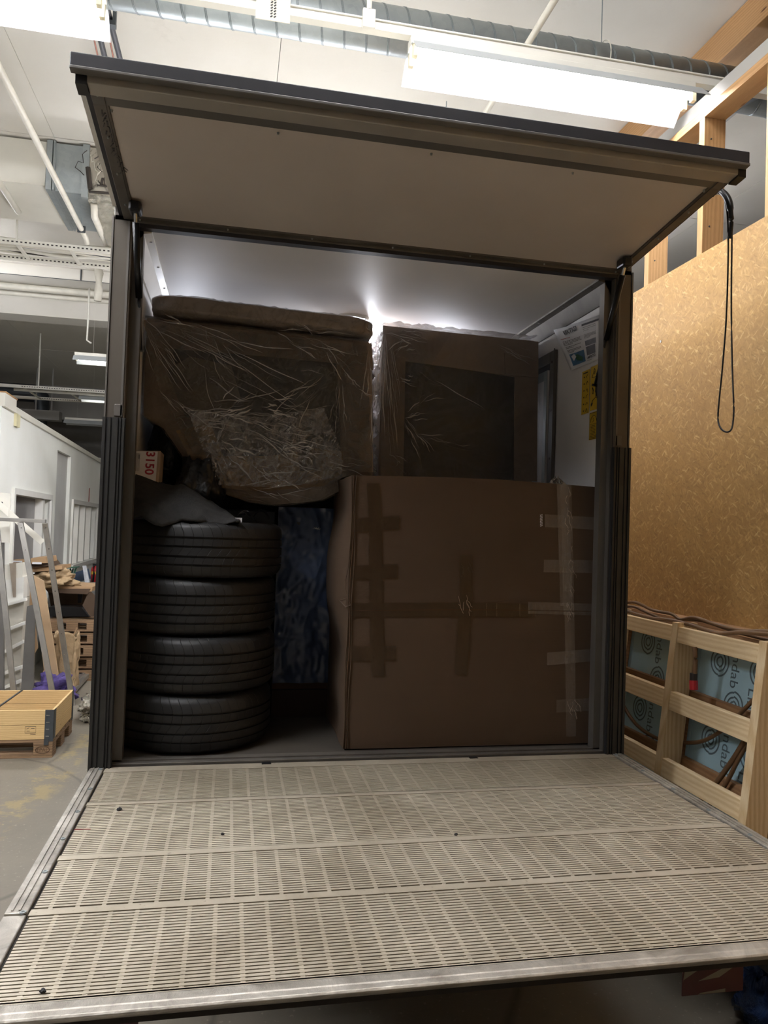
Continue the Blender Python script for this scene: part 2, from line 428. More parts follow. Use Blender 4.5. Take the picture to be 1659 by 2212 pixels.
# concrete downstands running across the hall
sbuild(MB().box(-9, 8.2, 5.28, 9, 8.5, CZ).box(-9, 8.15, 5.44, 9, 8.2, CZ), 'trim_1', 'ceil')
b2 = sbuild(MB().box(-9, 9.7, 5.12, 9, 10.15, CZ), 'trim_2', 'ceil')
sbuild(MB().box(-9, 8.19, 5.28, 9, 8.2, 5.285), 'trim_3', 'galvdark')
sbuild(MB().box(-1.75, 8.185, 5.29, -1.735, 8.2, 5.44), 'trim_4', 'galvdark')
sbuild(MB().box(-9, 18.5, 4.6, 9, 18.9, CZ), 'trim_5', 'wallgrey')
# far wall of the room behind the studs on the right
sbuild(MB().box(5.6, -6, 0, 5.7, 12, 4.75), 'wall_right_far', 'wallgrey')

# ---- white office partition on the left (slightly turned against the truck)
def pw(s, z, d=0.0):
    """point s metres along the partition, at height z, d towards the aisle"""
    a = math.atan2(-.27, 8.1); u = Vector((math.sin(a), math.cos(a), 0)); nrm = Vector((u.y, -u.x, 0))
    return Vector((-1.9, 5.3, 0)) + u * s + nrm * d + Vector((0, 0, z))
def pbox(mb, s0, s1, z0, z1, d0, d1):
    p = [pw(s, z, d) for z in (z0, z1) for s, d in ((s0, d0), (s1, d0), (s1, d1), (s0, d1))]
    return mb.add(p, [(0, 3, 2, 1), (4, 5, 6, 7), (0, 1, 5, 4), (1, 2, 6, 5), (2, 3, 7, 6), (3, 0, 4, 7)])
part_w = struct('wall_left_partition')
mb = MB()
W1 = (.75, 2.75, .75, 2.17); W2 = (4.55, 7.3, 1.18, 2.17)
pbox(mb, .1, W1[0], 0, 3.06, -.12, 0); pbox(mb, W1[0], W1[1], 0, W1[2], -.12, 0); pbox(mb, W1[0], W1[1], W1[3], 3.06, -.12, 0)
pbox(mb, W1[1], 3.15, 0, 3.06, -.12, 0)
pbox(mb, 4.25, W2[0], 0, 3.06, -.12, 0); pbox(mb, W2[0], W2[1], 0, W2[2], -.12, 0); pbox(mb, W2[0], W2[1], W2[3], 3.06, -.12, 0)
pbox(mb, W2[1], 13, 0, 3.06, -.12, 0); pbox(mb, 3.15, 4.25, 2.9, 3.06, -.12, 0)
mb.build('wall_board', 'wallw', part_w)
mb = MB(); pbox(mb, 3.15, 4.25, 0, 2.9, -.12, -.05); mb.build('recess_board', simple('recessgrey', 'bdbcb8', .6, var=.03), part_w)
mb = MB(); pbox(mb, .6, 13, 3.06, 3.13, -.14, .025); mb.build('cap_rail', 'white', part_w, bevel=.004)
mb = MB(); pbox(mb, .1, .58, 3.06, 3.2, -.14, .03); mb.build('cap_rail', 'white', part_w)
mb = MB(); pbox(mb, .1, .6, 3.2, 3.215, -.14, .035); mb.build('cap_board', 'pine_beam', part_w)
mb = MB(); pbox(mb, .62, .78, 2.92, 3.06, 0, .03); mb.build('junction_box', simple('cream', 'd8d0a8', .5), part_w)
mb = MB(); pbox(mb, 6.2, 6.28, 2.25, 2.5, .002, .006); mb.build('red_mark', simple('faded_red', '9c5448', .7), part_w)
for i, (w, mull) in enumerate(((W1, [.82]), (W2, [.25, .5, .75]))):
    win = struct('window_%d' % (i + 1))
    fr = MB(); t = .07
    pbox(fr, w[0] - t, w[0], w[2] - t, w[3] + t, -.02, .03); pbox(fr, w[1], w[1] + t, w[2] - t, w[3] + t, -.02, .03)
    pbox(fr, w[0], w[1], w[3], w[3] + t, -.02, .03); pbox(fr, w[0], w[1], w[2] - t, w[2], -.02, .05)
    fr.build('window_frame', 'whitegloss', win)
    xs = [w[0]] + [w[0] + (w[1] - w[0]) * q for q in mull] + [w[1]]
    for a in xs[1:-1]:
        mm = MB(); pbox(mm, a - .05, a + .05, w[2], w[3], -.12, .0); mm.build('mullion', 'whitegloss', win)
    for a, b in zip(xs, xs[1:]):
        mm = MB(); pbox(mm, a, b, w[2], w[3], -.11, -.1); mm.build('pane', 'wingrey' if i == 0 else 'glassdark', win)
        if i == 1:
            mm = MB(); pbox(mm, b - .32, b - .05, w[2], w[3], -.1, -.085); mm.build('curtain', 'white', win)
# office behind
sbuild(MB().box(-5, 4.5, 0, -4.9, 20, 3), 'wall_left_office', 'wallw')

# ---- OSB clad stud wall on the right
ox = 2.75
wr = struct('wall_right')
z_osb = 3.35
for y0, y1 in ((-6.2, -3.76), (-3.755, -1.3), (-1.295, 1.145), (1.15, 3.6), (3.605, 6.05)):
    MB().box(ox, y0, .012, ox + .012, y1, z_osb).build('osb_panel', 'osb', wr)
st_y = [at(1516, 540, 'x', ox + .012)[1], at(1400, 600, 'x', ox + .012)[1]]
dy = st_y[1] - st_y[0]
for k in range(-8, 9):
    y = st_y[0] + dy * k
    MB().box(ox + .012, y, .05, ox + .132, y + .045, 4.06).build('stud', 'pine_stud', wr, bevel=.002)
    if k in (0, 1):
        nb = MB()
        for zz in (3.5, 3.95): nb.tube([(ox + .05, y - .004, zz), (ox + .05, y + .002, zz)], .004, 6)
        nb.build('nail', 'galvdark', wr)
MB().box(ox + .012, -6.2, 4.06, ox + .132, 6, 4.105).build('top_plate', 'pine_beam', wr, bevel=.002)
MB().box(ox + .012, -6.2, .0, ox + .132, 6, .05).build('bottom_plate', 'pine_beam', wr)
MB().box(ox + .04, -6.2, 4.106, ox + .10, 6, 4.2).build('plasterboard_edge', 'wallgrey', wr)
scr = at(1429, 738, 'x', ox); MB().tube([scr + Vector((.001, 0, 0)), scr - Vector((.006, 0, 0))], .007, 10).build('screw_head', 'chrome', wr)
# ceiling joist on the right, above the duct
sbuild(MB().box(3.70, -6, 5.26, 3.94, 6, 5.495), 'trim_6', 'pine_beam', bevel=.004)
sbuild(MB().box(4.15, -6, 5.3, 4.28, 8, 5.495), 'trim_7', 'wallgrey')

# ================================================================== CEILING SERVICES
def spiral_duct(p0, p1, r, pitch, label, group=None):
    p0, p1 = Vector(p0), Vector(p1); L = (p1 - p0).length; d = (p1 - p0).normalized()
    t = thing('ventilation_duct', p0, label, 'duct', group)
    n = 40; a = Vector((0, 0, 1)); b = d.cross(a).normalized()
    prof = [(0, r)]; s = random.uniform(.03, .1)
    mb = MB(); k = int(L / .1) + 1
    mb.tube([p0 + d * L * i / 2 for i in range(3)], r, n); mb.build('duct_tube', 'galv', t, smooth=True)
    # raised spiral lock seam
    sm = MB(); turns = int(L / pitch); steps = turns * 24; pts = []
    for i in range(steps + 1):
        th = 2 * PI * i / 24; q = p0 + d * (pitch * i / 24)
        pts.append(q + (a * math.cos(th) + b * math.sin(th)) * r)
    for off in (-.004, .004):
        sm.tube([q + d * off for q in pts], .0036, 4, False)
    sm.build('spiral_seam', simple('seamsteel', '848b8c', .45, .5, var=.1), t, smooth=True)
    return t
dct = spiral_duct((-4.5, 1.50, 5.02), (4.3, 1.57, 5.02), .135, .137, 'long galvanised spiral duct crossing above the fluorescent light and the open truck door')
for x in (-2.3, .1, 2.75):
    rr = MB(); n = 40
    rr.tube([Vector((x, 1.535 + .139 * math.cos(2 * PI * i / n), 5.02 + .139 * math.sin(2 * PI * i / n))) for i in range(n + 1)], .004, 5, False)
    rr.build('hanger_ring', 'white' if x > 2 else 'galv', dct)
    MB().tube([(x, 1.535, 5.16), (x, 1.535, CZ)], .004, 6).build('hanger_rod', 'galv', dct)
e = thing('duct_elbow', (4.3, 1.57, 5.02), 'galvanised duct elbow behind the studs at the right edge', 'duct')
pp = [(4.3 + .4 * math.sin(k), 1.57, 5.02 - .4 * (1 - math.cos(k))) for k in [PI / 2 * i / 10 for i in range(11)]]
MB().tube(pp, .14, 28).build('elbow_tube', 'galvdark', e, smooth=True)
MB().tube([(3.6, 1.6, 4.9), (3.7, 1.2, 4.9), (3.85, .6, 4.9), (3.9, -1.5, 4.9), (3.9, -3, 4.9)], .12, 28).build('elbow_branch', 'galvdark', e, smooth=True)

def light_fixture(x0, y, z, label, tube='tube', L=1.5, group='fluorescent light fittings under the ceiling', rods=True, refl=True):
    t = thing('fluorescent_light', (x0, y, z), label, 'light', group)
    MB().box(x0, y - .035, z + .04, x0 + L, y + .035, z + .09).build('body', 'white', t, bevel=.004)
    for sgn in ((-1, 1) if refl else ()):
        mb = MB()
        a0 = Vector((0, y + sgn * .035, z + .045)); a1 = Vector((0, y + sgn * .085, z + .028)); a2 = Vector((0, y + sgn * .16, z - .05))
        pts = []
        for a, b_ in ((a0, a1), (a1, a2)):
            d = (b_ - a); nn = Vector((0, -d.z, d.y)).normalized() * .0012
            mb.add([Vector((x, q.y, q.z)) + nn * k for x in (x0, x0 + L) for q in (a, b_) for k in (-1, 1)],
                   [(0, 1, 3, 2), (4, 6, 7, 5), (0, 4, 5, 1), (2, 3, 7, 6), (0, 2, 6, 4), (1, 5, 7, 3)])
        mb.build('reflector', simple('reflector_enamel', 'a9adad', .35, var=.03), t)
    for sgn in (-1, 1):
        MB().tube([(x0 + .04, y + sgn * .04, z), (x0 + L - .04, y + sgn * .04, z)], .013, 12).build('lamp_tube', tube, t, smooth=True)
        for x in (x0 + .02, x0 + L - .02):
            MB().box(x - .012, y + sgn * .04 - .014, z - .022, x + .012, y + sgn * .04 + .014, z + .045).build('lamp_holder', simple('holder', 'd9cfae', .5), t, bevel=.003)
    if rods:
        for x in (x0 + .25, x0 + L - .25):
            MB().tube([(x, y, z + .09), (x, y, CZ)], .0008, 5).build('suspension_rod', 'white', t)
    return t
LY, LZ = .46, 4.16
f0 = light_fixture(1.225, LY, LZ, 'long twin tube fluorescent light hanging above the right half of the raised door', rods=False)
def place(x, y, label, hide=False):
    c = copy_tree(f0); c.location = (x, y, LZ); tag(c, label, 'light', 'fluorescent light fittings under the ceiling'); return c
place(-1.65, LY, 'fluorescent light cut off by the top left corner of the photo')
place(4.10, LY, 'fluorescent light beyond the right edge, in line with the two over the truck')
place(-4.5, LY, 'fluorescent light farther left in the row over the truck')
f1 = light_fixture(-1.86, 8.6, 4.26, 'nearer of the two small lit lights above the white partition', 'tube_far')
f2 = light_fixture(-2.6, 12.9, 4.35, 'farther and lower of the two small lit lights above the white partition', 'tube_far')
f3 = light_fixture(-3.2, 14.5, LZ - .1, 'unlit grey light fitting low in the dark end of the hall', 'white')
f4 = light_fixture(-3.1, 17.5, 3.45, 'farthest lit light, just over the far end of the partition', 'tube_far')
def batten(x, y, z, label, L=1.5): return light_fixture(x, y, z, label, 'tube_added', L, 'added open batten lights', True, False)  # unseen battens, added to brighten the hall, platform and right side
batten(.9, 4.2, 4.3, 'added open batten light over the truck roof, middle one of three')
batten(-.66, 4.0, 3.5, 'added open batten light over the left edge of the truck roof')
batten(3.4, 4.2, 4.3, 'added open batten light over the truck roof, right one of three')
batten(-1.9, -1.2, 4.6, 'added open batten light left of the tail lift')
batten(-4.0, -1.2, 4.6, 'added open batten light farther left of the tail lift')
batten(-1.9, -.9, 4.6, 'added open batten light left of the tail lift, nearer the truck')
batten(-4.0, -.9, 4.6, 'added open batten light farther left, nearer the truck')
batten(-3.2, -1.05, 4.2, 'lowest added open batten light left of the tail lift')
batten(-.64, 5.8, 3.5, 'added open batten light beside the far left of the truck roof')
batten(.4, -1.2, 5.2, 'added open batten light above the tail lift')
batten(-5.5, 3.0, 4.6, 'added open batten light at the far left beyond the partition')
batten(-4.2, 7.0, 4.6, 'added open batten light above the office behind the partition')
# lighting rail between the fittings
r = thing('lighting_rail', (-6, LY, 4.3), 'cream lighting rail running along the fluorescent lights', 'rail')
MB().box(-6, LY - .02, 4.255, 6, LY + .025, 4.295).build('rail_channel', 'white', r)
MB().box(-6, LY - .028, 4.295, 6, LY + .032, 4.302).build('rail_flange', 'white', r)
for x in (1.02, -1.9, 3.9):
    MB().box(x - .03, LY - .05, 4.24, x + .03, LY - .03, 4.33).build('rail_clamp', 'white', r, bevel=.003)
    MB().tube([(x, LY - .04, 4.33), (x, LY - .04, CZ)], .012, 8).build('rail_hanger', 'white', r)
p = at(590, 18, 'y', .4)
pl = thing('rail_label_plate', (p.x, .4, p.z), 'small beige plate with stamped code on the lighting rail', 'plate')
MB().box(p.x - .077, .395, p.z - .06, p.x + .077, .40, p.z + .08).build('plate', simple('beige', 'c9c3b2', .5), pl)
for i in range(8):
    for j in range(2):
        MB().obox((p.x - .005 + j * .015 - .006, .393, p.z - .045 + i * .013), (p.x + .004 + j * .015 - .006, .393, p.z - .038 + i * .013), .002, .004).build('stamp_mark', 'ink', pl)

def pipe(pts, r_, label, mat='pipew', name='ceiling_pipe', clamps=()):
    t = thing(name, pts[0], label, 'pipe')
    MB().tube(pts, r_, 14).build('pipe_run', mat, t, smooth=True)
    for q in clamps:
        q = Vector(q)
        MB().box(q.x - r_ * 1.5, q.y - .012, q.z - r_ * 1.3, q.x + r_ * 1.5, q.y + .012, q.z + r_ * 1.3).build('pipe_clamp', 'galvdark', t, bevel=.003)
        MB().tube([q, (q.x, q.y, CZ)], .004, 6).build('clamp_rod', 'galv', t)
    return t
q = at(1140, 95, 'z', 4.83); q2 = at(1052, 248, 'z', 4.83)
pipe([(q.x, -3, 4.83), (q.x, 8, 4.83)], .02, 'thin white pipe passing behind the right fluorescent light', clamps=[(q.x, 3.0, 4.83)])
a = at(0, 150, 'z', 4.9); b = at(186, 515, 'z', 4.9)
pipe([(a.x - .02, a.y - 4, 4.9), (a.x, a.y, 4.9), (b.x, b.y, 4.9), (b.x, b.y + .06, 4.87)], .026, 'long white pipe slanting across the ceiling at the upper left', clamps=[(b.x, b.y - .25, 4.9)])
a = at(2, 400, 'z', 5.0); b = at(40, 458, 'z', 5.0)
pipe([(a.x, a.y - 2, 5.0), (a.x, a.y, 5.0), (b.x, b.y, 5.0)], .03, 'short white pipe ending at the left edge under the boxed duct')
a = at(203, 441, 'y', 4.6); b = at(204, 468, 'y', 4.7); c = at(228, 525, 'y', 6.0)
pipe([a, b, c, (c.x, c.y + .4, c.z)], .032, 'white drain pipe with a bend below the patched duct end')
a = at(212, 575, 'y', 7.9); b = at(211, 650, 'y', 7.9)
t = pipe([a, at(214, 590, 'y', 7.9), at(213, 625, 'y', 7.9), b], [.045, .062, .055, .05], 'stubby white vertical pipe with collars below the cable ladder')
for y_, z_, l_, rr in ((9.3, 4.93, 'upper of two long grey pipes under the downstand', .05), (9.45, 4.99, 'lower of two long grey pipes under the downstand', .035)):
    z_ = at(100, 625 if rr > .04 else 640, 'y', y_).z
    pipe([(-9, y_, z_), (5, y_, z_)], rr, l_)
# refrigerant lines near the top left corner
for k, (xa, xb, m_, lab) in enumerate(((195, 213, 'copperline', 'left thin copper line'), (207, 228, 'rubberseal', 'left black insulated line'), (229, 246, 'copperline', 'right thin copper line'), (238, 260, 'rubberseal', 'right black insulated line'))):
    simple('copperline', '9a5f4a', .4, .3)
    a = at(xa, 45, 'z', 5.2); b = at(xb, 130, 'z', 5.2)
    tag(MB().tube([(a.x, a.y - .6, 5.2), (a.x, a.y, 5.2), (b.x, b.y, 5.2), (b.x, b.y + 2, 5.2)], .006 if k % 2 == 0 else .02, 8).build('coolant_line', m_, smooth=True),
        lab + ' hanging from the bracket at the top left', 'pipe')
a = at(185, 44, 'z', 5.16); b = at(250, 52, 'z', 5.16)
tag(MB().obox(a, (b.x, a.y, 5.16), .05, .03).box(a.x, a.y - .02, 5.17, a.x + .02, a.y + .02, CZ).box(b.x - .02, a.y - .02, 5.17, b.x, a.y + .02, CZ).build('pipe_bracket', 'galvdark'), 'dark bracket holding the four coolant lines at the top left', 'bracket')

# boxed rectangular duct on the left
DY = 4.57
dz0 = at(50, 396, 'y', DY).z; dz1 = at(150, 416, 'y', DY).z
xa = at(104, 303, 'y', DY).x; xb = at(181, 312, 'y', DY).x
bd = thing('rectangular_duct', (xa, DY, 5.1), 'large rectangular duct under the ceiling, white on the left and bare galvanised at right', 'duct')
MB().box(-7, DY, dz0, xa - .01, DY + .95, CZ - .02).build('boxed_section', 'white', bd)
MB().box(xa, DY - .03, dz0 - .04, xa + .05, DY + 1.0, CZ - .01).build('flange', 'galv', bd)
MB().box(xa + .06, DY - .03, dz0 - .04, xa + .075, DY + 1.0, CZ - .01).build('flange', 'galv', bd)
MB().box(xa + .05, DY, dz1, xb, DY + .95, CZ - .02).build('steel_section', 'galv', bd)
MB().box(xb, DY - .03, dz1 - .04, xb + .06, DY + 1.0, CZ - .01).build('flange', 'galv', bd)
n = N('patched_plaster')
cc = n.mix(n.ramp(n.noise(5, 6, .7, dist=2), (.52, 0.0), (.62, .8)), srgb('b9b2a2'), srgb('5b5348'))
M['patch'] = n.set(Base_Color=cc, Roughness=.8)
MB().box(xb + .06, DY, dz1, xb + .9, DY + .9, CZ - .02).build('patched_section', 'patch', bd)
MB().box(xb + .06, DY - .002, dz1 - .06, xb + .9, DY + 1.6, dz1).build('foil_underside', 'foil', bd)
wz = CZ - .2
for (px0, py0, px1, py1, rr) in ((190, 362, 195, 408, .025), (215, 335, 228, 358, .02), (192, 414, 246, 418, .012), (210, 400, 246, 404, .008), (222, 385, 218, 400, .012)):
    MB().tube([at(px0, py0, 'y', DY - .04), at(px1, py1, 'y', DY - .04)], rr, 6).build('loose_fitting', 'cabledark', bd)
random.seed(3)
for k in range(7):
    p0 = at(188 + k * 8, 325 + 9 * k % 40, 'y', DY - .03); pts = [p0]
    for i in range(7): pts.append(pts[-1] + Vector((random.uniform(-.05, .05), 0, random.uniform(-.09, .03))))
    MB().tube(pts, .004, 4).build('loose_wire', 'white' if k % 2 else 'cabledark', bd)

# cable ladder with cables
def cable_ladder(y0, y1, z, x0, x1, label, rung=.55):
    t = thing('cable_ladder', (x0, y0, z), label, 'cable ladder')
    for y in (y0, y1):
        MB().box(x0, y - .003, z - .03, x1, y + .003, z + .03).build('side_rail', 'white', t)
        MB().box(x0, y - .012, z - .033, x1, y + .012, z - .028).build('rail_flange', 'white', t)
        sl = MB(); k = int((min(x1, 1.0) - max(x0, -3.6)) / .045)
        for i in range(k):
            xx = max(x0, -3.6) + i * .045; sl.box(xx, y - .005, z - .006, xx + .022, y + .005, z + .008)
        sl.build('perforation', 'cabledark', t, kind='stuff')
    x = x0 + .2; i = 0
    while x < x1:
        MB().box(x, y0, z - .02, x + .035, y1, z + .0).build('rung', 'white', t); x += rung; i += 1
    return t
lz = 4.9
ya = at(120, 531, 'z', lz).y; yb = at(120, 565, 'z', lz).y
cl = cable_ladder(ya, yb, lz, -6, 1.5, 'white perforated cable ladder crossing under the ceiling at the upper left')
random.seed(5)
for k in range(9):
    pts = []; yy = ya + .06 + k * (yb - ya - .12) / 8; zz = lz + .03 + (k % 3) * .012
    for i in range(40): pts.append((-6 + i * 7.5 / 39, yy + .03 * math.sin(i * .9 + k), zz + .01 * math.sin(i * 1.3 + k * 2)))
    tag(MB().tube(pts, .012 if k % 3 else .02, 6).build('cable', ['pipew', 'white', 'cabledark', 'pipew', 'galvdark'][k % 5], smooth=True), ['nearest pale', 'second pale', 'third dark', 'fourth pale', 'middle grey', 'sixth pale', 'seventh white', 'eighth dark', 'rearmost pale'][k] + ' cable in the upper left cable ladder', 'cable', 'cables in the upper left ladder')
MB().tube([at(38, 455, 'y', ya), at(36, 520, 'y', ya)], .012, 6).build('ladder_hanger', 'white', cl)
lz2 = 4.45
y2 = at(100, 838, 'z', lz2).y
cl2 = cable_ladder(y2, y2 + 1.4, lz2, -7, 2, 'dim cable ladder across the dark far end of the hall', .8)
for x in (-3.3, -.9): MB().tube([(x, y2, lz2), (x, y2, CZ)], .015, 6).build('ladder_hanger', 'white', cl2)
a = at(0, 845, 'y', 17.0); b = at(80, 850, 'y', 17.0); c = at(92, 880, 'y', 17.0); d = at(91, 935, 'y', 17.0)
pipe([(a.x - 3, 17, a.z), a, b, at(89, 858, 'y', 17.0), c, d, (d.x, 17, d.z - 1)], [.22, .22, .22, .19, .17, .14, .14], 'dark duct bending down at the dark end of the hall', 'galvdark', 'ventilation_duct')['category'] = 'duct'
a = at(35, 888, 'y', 16.0); b = at(128, 897, 'y', 16.0)
tag(MB().box(a.x, 16, b.z - .12, b.x, 16.3, b.z + .1).tube([(a.x + .4, 16.1, b.z + .1), (a.x + .4, 16.1, CZ)], .02, 6).tube([(b.x - .2, 16.1, b.z + .1), (b.x - .2, 16.1, CZ)], .02, 6).build('hanging_trunking', 'wallgrey'), 'grey trunking hanging at the dark end of the hall above the partition', 'trunking')
pipe([(-3.8, 12.8, 4.42), (1, 12.8, 4.42)], .03, 'thin light rail along the far ceiling behind the nearer small lamp')
p1 = at(190, 690, 'y', 8.6); p2 = at(188, 735, 'y', 8.6)
tag(MB().tube([Vector((p1.x, p1.y, CZ)), p1, p2, p2 + Vector((.06, 0, -.04))], .015, 6).build('lamp_cable', 'white', smooth=True), 'white cable dropping to the nearer small lit light', 'cable')

# ================================================================== THE TRUCK
BW = 2.15; ZT = 3.06
truck = thing('box_truck', (BW / 2, 0, ZF), 'box truck seen from behind with the rear door raised and the tail lift lowered level', 'truck')
YB = 4.2
MB().box(.005, .02, ZF - .02, .06, YB, ZT).build('side_wall', 'grp', truck)
MB().box(BW - .06, .02, ZF - .02, BW - .005, YB, ZT).build('side_wall', 'grp', truck)
MB().box(.005, YB, ZF - .02, BW - .005, YB + .05, ZT).build('front_wall', 'grp', truck)
MB().box(.0, .02, 3.035, BW, YB, 3.10).build('roof_panel', 'grp', truck)
MB().box(.02, .03, ZF - .06, BW - .02, YB, ZF).build('cargo_floor', 'ply', truck)
# aluminium coves between the walls and the roof
for sx in (-1, 1):
    x = .06 if sx < 0 else BW - .06; d = -sx
    cv = MB().prism([(x, .03, 2.955), (x + d * .008, .03, 2.955), (x + d * .045, .03, 3.02), (x + d * .075, .03, 3.026), (x + d * .075, .03, 3.035), (x, .03, 3.035)], (0, YB - .05, 0)).build('cove_profile', 'whitegloss' if sx < 0 else 'alu', truck)
    for k in range(9):
        y = .12 + k * .3
        MB().tube([(x + d * .062, y, 3.032), (x + d * .062, y, 3.022)], .006, 8).build('rivet', 'chrome', cv)
# rear frame posts
for sx in (-1, 1):
    mir = (lambda v: v) if sx < 0 else (lambda v: BW - v)
    xs = lambda a, b: (min(mir(a), mir(b)), max(mir(a), mir(b)))
    a, b = xs(.0, .068)
    po = MB().box(a, -.012, ZF - .03, b, .10, 3.07).build('rear_post', simple('post_alu', '5b544b', .5, .4, var=.15, vscale=3), truck, bevel=.004)
    a, b = xs(.068, .105); MB().box(a, .03, ZF - .0, b, .075, 3.05).build('door_rebate', 'alu', po)
    a, b = xs(.052, .060); MB().box(a, -.0155, 2.30, b, -.012, 3.05).build('post_rib', 'alu', po)
    a, b = xs(-.006, .0); MB().box(a, -.016, ZF, b, .06, 3.06).build('post_edge', 'alu', po)
    # dark ribbed corner buffer on the lower part
    a, b = xs(-.008, .075)
    rp = MB().box(a, -.028, ZF - .03, b, -.012, 2.292).build('corner_buffer', 'rubber', po)
    for k, (r0, r1) in enumerate(((-.006, .004), (.012, .022), (.028, .048), (.054, .058), (.064, .072))):
        a, b = xs(r0, r1)
        MB().box(a, -.0335, ZF - .03, b, -.028, 2.292).build('buffer_rib', simple('ribgrey', '2c2b28', .5, .2), po)
    MB().box(*[(lambda a, b: a)(*xs(.03, .06)), -.0155, 2.30, (lambda a, b: b)(*xs(.03, .06)), -.012, 2.345]).build('weld_plate', 'alu', po, bevel=.008)
    a, b = xs(.004, .01)
MB().box(0, -.012, 3.045, BW, .10, 3.11).build('rear_header', 'alu', truck, bevel=.004)
hd = MB().box(.068, -.008, 3.03, BW - .068, .03, 3.05).build('hinge_gasket', 'rubberseal', truck)
MB().box(.0, .11, 3.10, BW, YB, 3.125).build('roof_skin', 'whitegloss', truck)
MB().box(-.004, .11, ZF - .04, .004, YB, 3.1).build('outer_skin', 'whitegloss', truck)
MB().box(BW - .004, .11, ZF - .04, BW + .004, YB, 3.1).build('outer_skin', 'whitegloss', truck)
# rear sill
si = MB().box(.068, .0, ZF - .1, BW - .068, .028, ZF + .008).build('rear_sill', 'alu', truck, bevel=.003)
MB().box(.068, .03, ZF, BW - .068, .05, ZF + .012).build('sill_lip', 'alu', si)
MB().box(.1, .055, ZF, BW - .1, .10, ZF + .003).build('sill_strip', 'alu', si)
# chassis under the body
ch = MB().box(.55, .2, .45, .66, YB, .9).box(1.5, .2, .45, 1.61, YB, .9).box(.1, .1, .82, 2.05, .25, .92).box(.12, .3, .42, 2.03, .42, .52).build('chassis', 'chassis', truck)
for x in (.18, 1.72):
    MB().lathe([(.12, -.12), (.34, -.12), (.37, -.08), (.37, .08), (.34, .12), (.12, .12), (.12, -.12)], (0, 0, 0), 32)
wh = []
for x in (.2, 1.95):
    mb = MB().lathe([(.12, -.12), (.33, -.12), (.37, -.08), (.37, .08), (.33, .12), (.12, .12)], (0, 0, 0), 32, True)
    mb.v = [Vector((x + v.z, 2.7 + v.x, .372 + v.y)) for v in mb.v]
    w_ = mb.build('wheel', 'rubber', truck, smooth=True)
    mb = MB().lathe([(.0, -.08), (.2, -.06), (.22, -.1), (.24, -.1)], (0, 0, 0), 24); mb.v = [Vector((x + v.z, 2.7 + v.x, .372 + v.y)) for v in mb.v]
    mb.build('rim', 'galv', w_, smooth=True)
# --- tail lift platform
lift = MB().box(.02, -1.46, ZF - .045, BW - .02, -.01, ZF - .006).build('lift_platform', 'deckdirt', truck)
bands = [(-.018, -.075, -.385), (-.385, -.41, -.79), (-.79, -.815, -1.085), (-1.085, -1.11, -1.445)]
XL, XR = .055, BW - .05
random.seed(11)
for i, (ys, yg, ye) in enumerate(bands):
    mb = MB(); top = ZF
    mb.box(XL, ys - (ys - yg), ZF - .006, XR, ys, top + .0012)      # smooth joint strip
    pitch = .0128; y = yg - .004
    while y - .0088 > ye + .002:
        y0, y1 = y - .0088, y
        mb.box(XL + .004, y0, ZF - .006, XR - .004, y1, top); y -= pitch
    mb.box(XL, ye, ZF - .006, XR, ye + .007, top)
    x = XL + .03 + (0.018 if i == 3 else 0) + i * .003
    while x < XR - .02:
        mb.box(x, ye + .001, ZF - .006, x + .010, yg, top - (.0004 if i < 3 else .0008)); x += .0605
    mb.build('deck_plank', 'deck', lift)
for sx, nm in ((-1, 'l'), (1, 'r')):
    x0, x1 = ((0.0, XL - .004) if sx < 0 else (XR + .004, BW))
    MB().box(x0, -1.10, ZF - .05, x1, -.0, ZF + .004).build('edge_strip', 'edge', lift, bevel=.003)
    for q in (.3, .62):
        xx = x0 + (x1 - x0) * q; MB().box(xx - .002, -1.09, ZF + .003, xx + .002, -.02, ZF + .007).build('edge_rib', 'edge', lift)
    MB().box(x0 - .0, -1.47, ZF - .05, x1, -1.105, ZF + .002).build('edge_strip', 'edge', lift, bevel=.003)
    for k in range(7):
        yy = -.05 - k * .21; xx = x0 + (x1 - x0) * (.82 if sx < 0 else .2)
        MB().lathe([(.0, .0015), (.0035, .0015), (.004, .003), (.007, .003), (.008, 0)], (xx, yy, ZF + .004), 10).build('screw', 'galv', lift)
# front lip, slightly ramped
mb = MB()
prof = [(-1.446, ZF + .001), (-1.452, ZF + .002), (-1.472, ZF + .001), (-1.474, ZF - .0005), (-1.488, ZF - .002), (-1.492, ZF - .006), (-1.488, ZF - .011), (-1.446, ZF - .045)]
mb.prism([(0, y, z) for y, z in prof], (BW, 0, 0)); mb.build('front_lip', 'edge', lift, bevel=.001)
for px, py in ((575, 1647), (1020, 1635)):
    p = at(px, py, 'z', ZF)
    MB().box(p.x - .018, -.035, ZF - .005, p.x + .018, -.008, ZF + .0022).build('latch_slot', 'blackplastic', lift)
MB().obox(at(160, 1792, 'z', ZF + .001), at(196, 1791, 'z', ZF + .001), .004, .001).build('paint_mark', 'redpaint', lift)
# lift arms below
for x in (.62, 1.53): MB().obox((x, -1.1, ZF - .09), (x, .3, .55), .07, .09).build('lift_arm', 'chassis', truck)
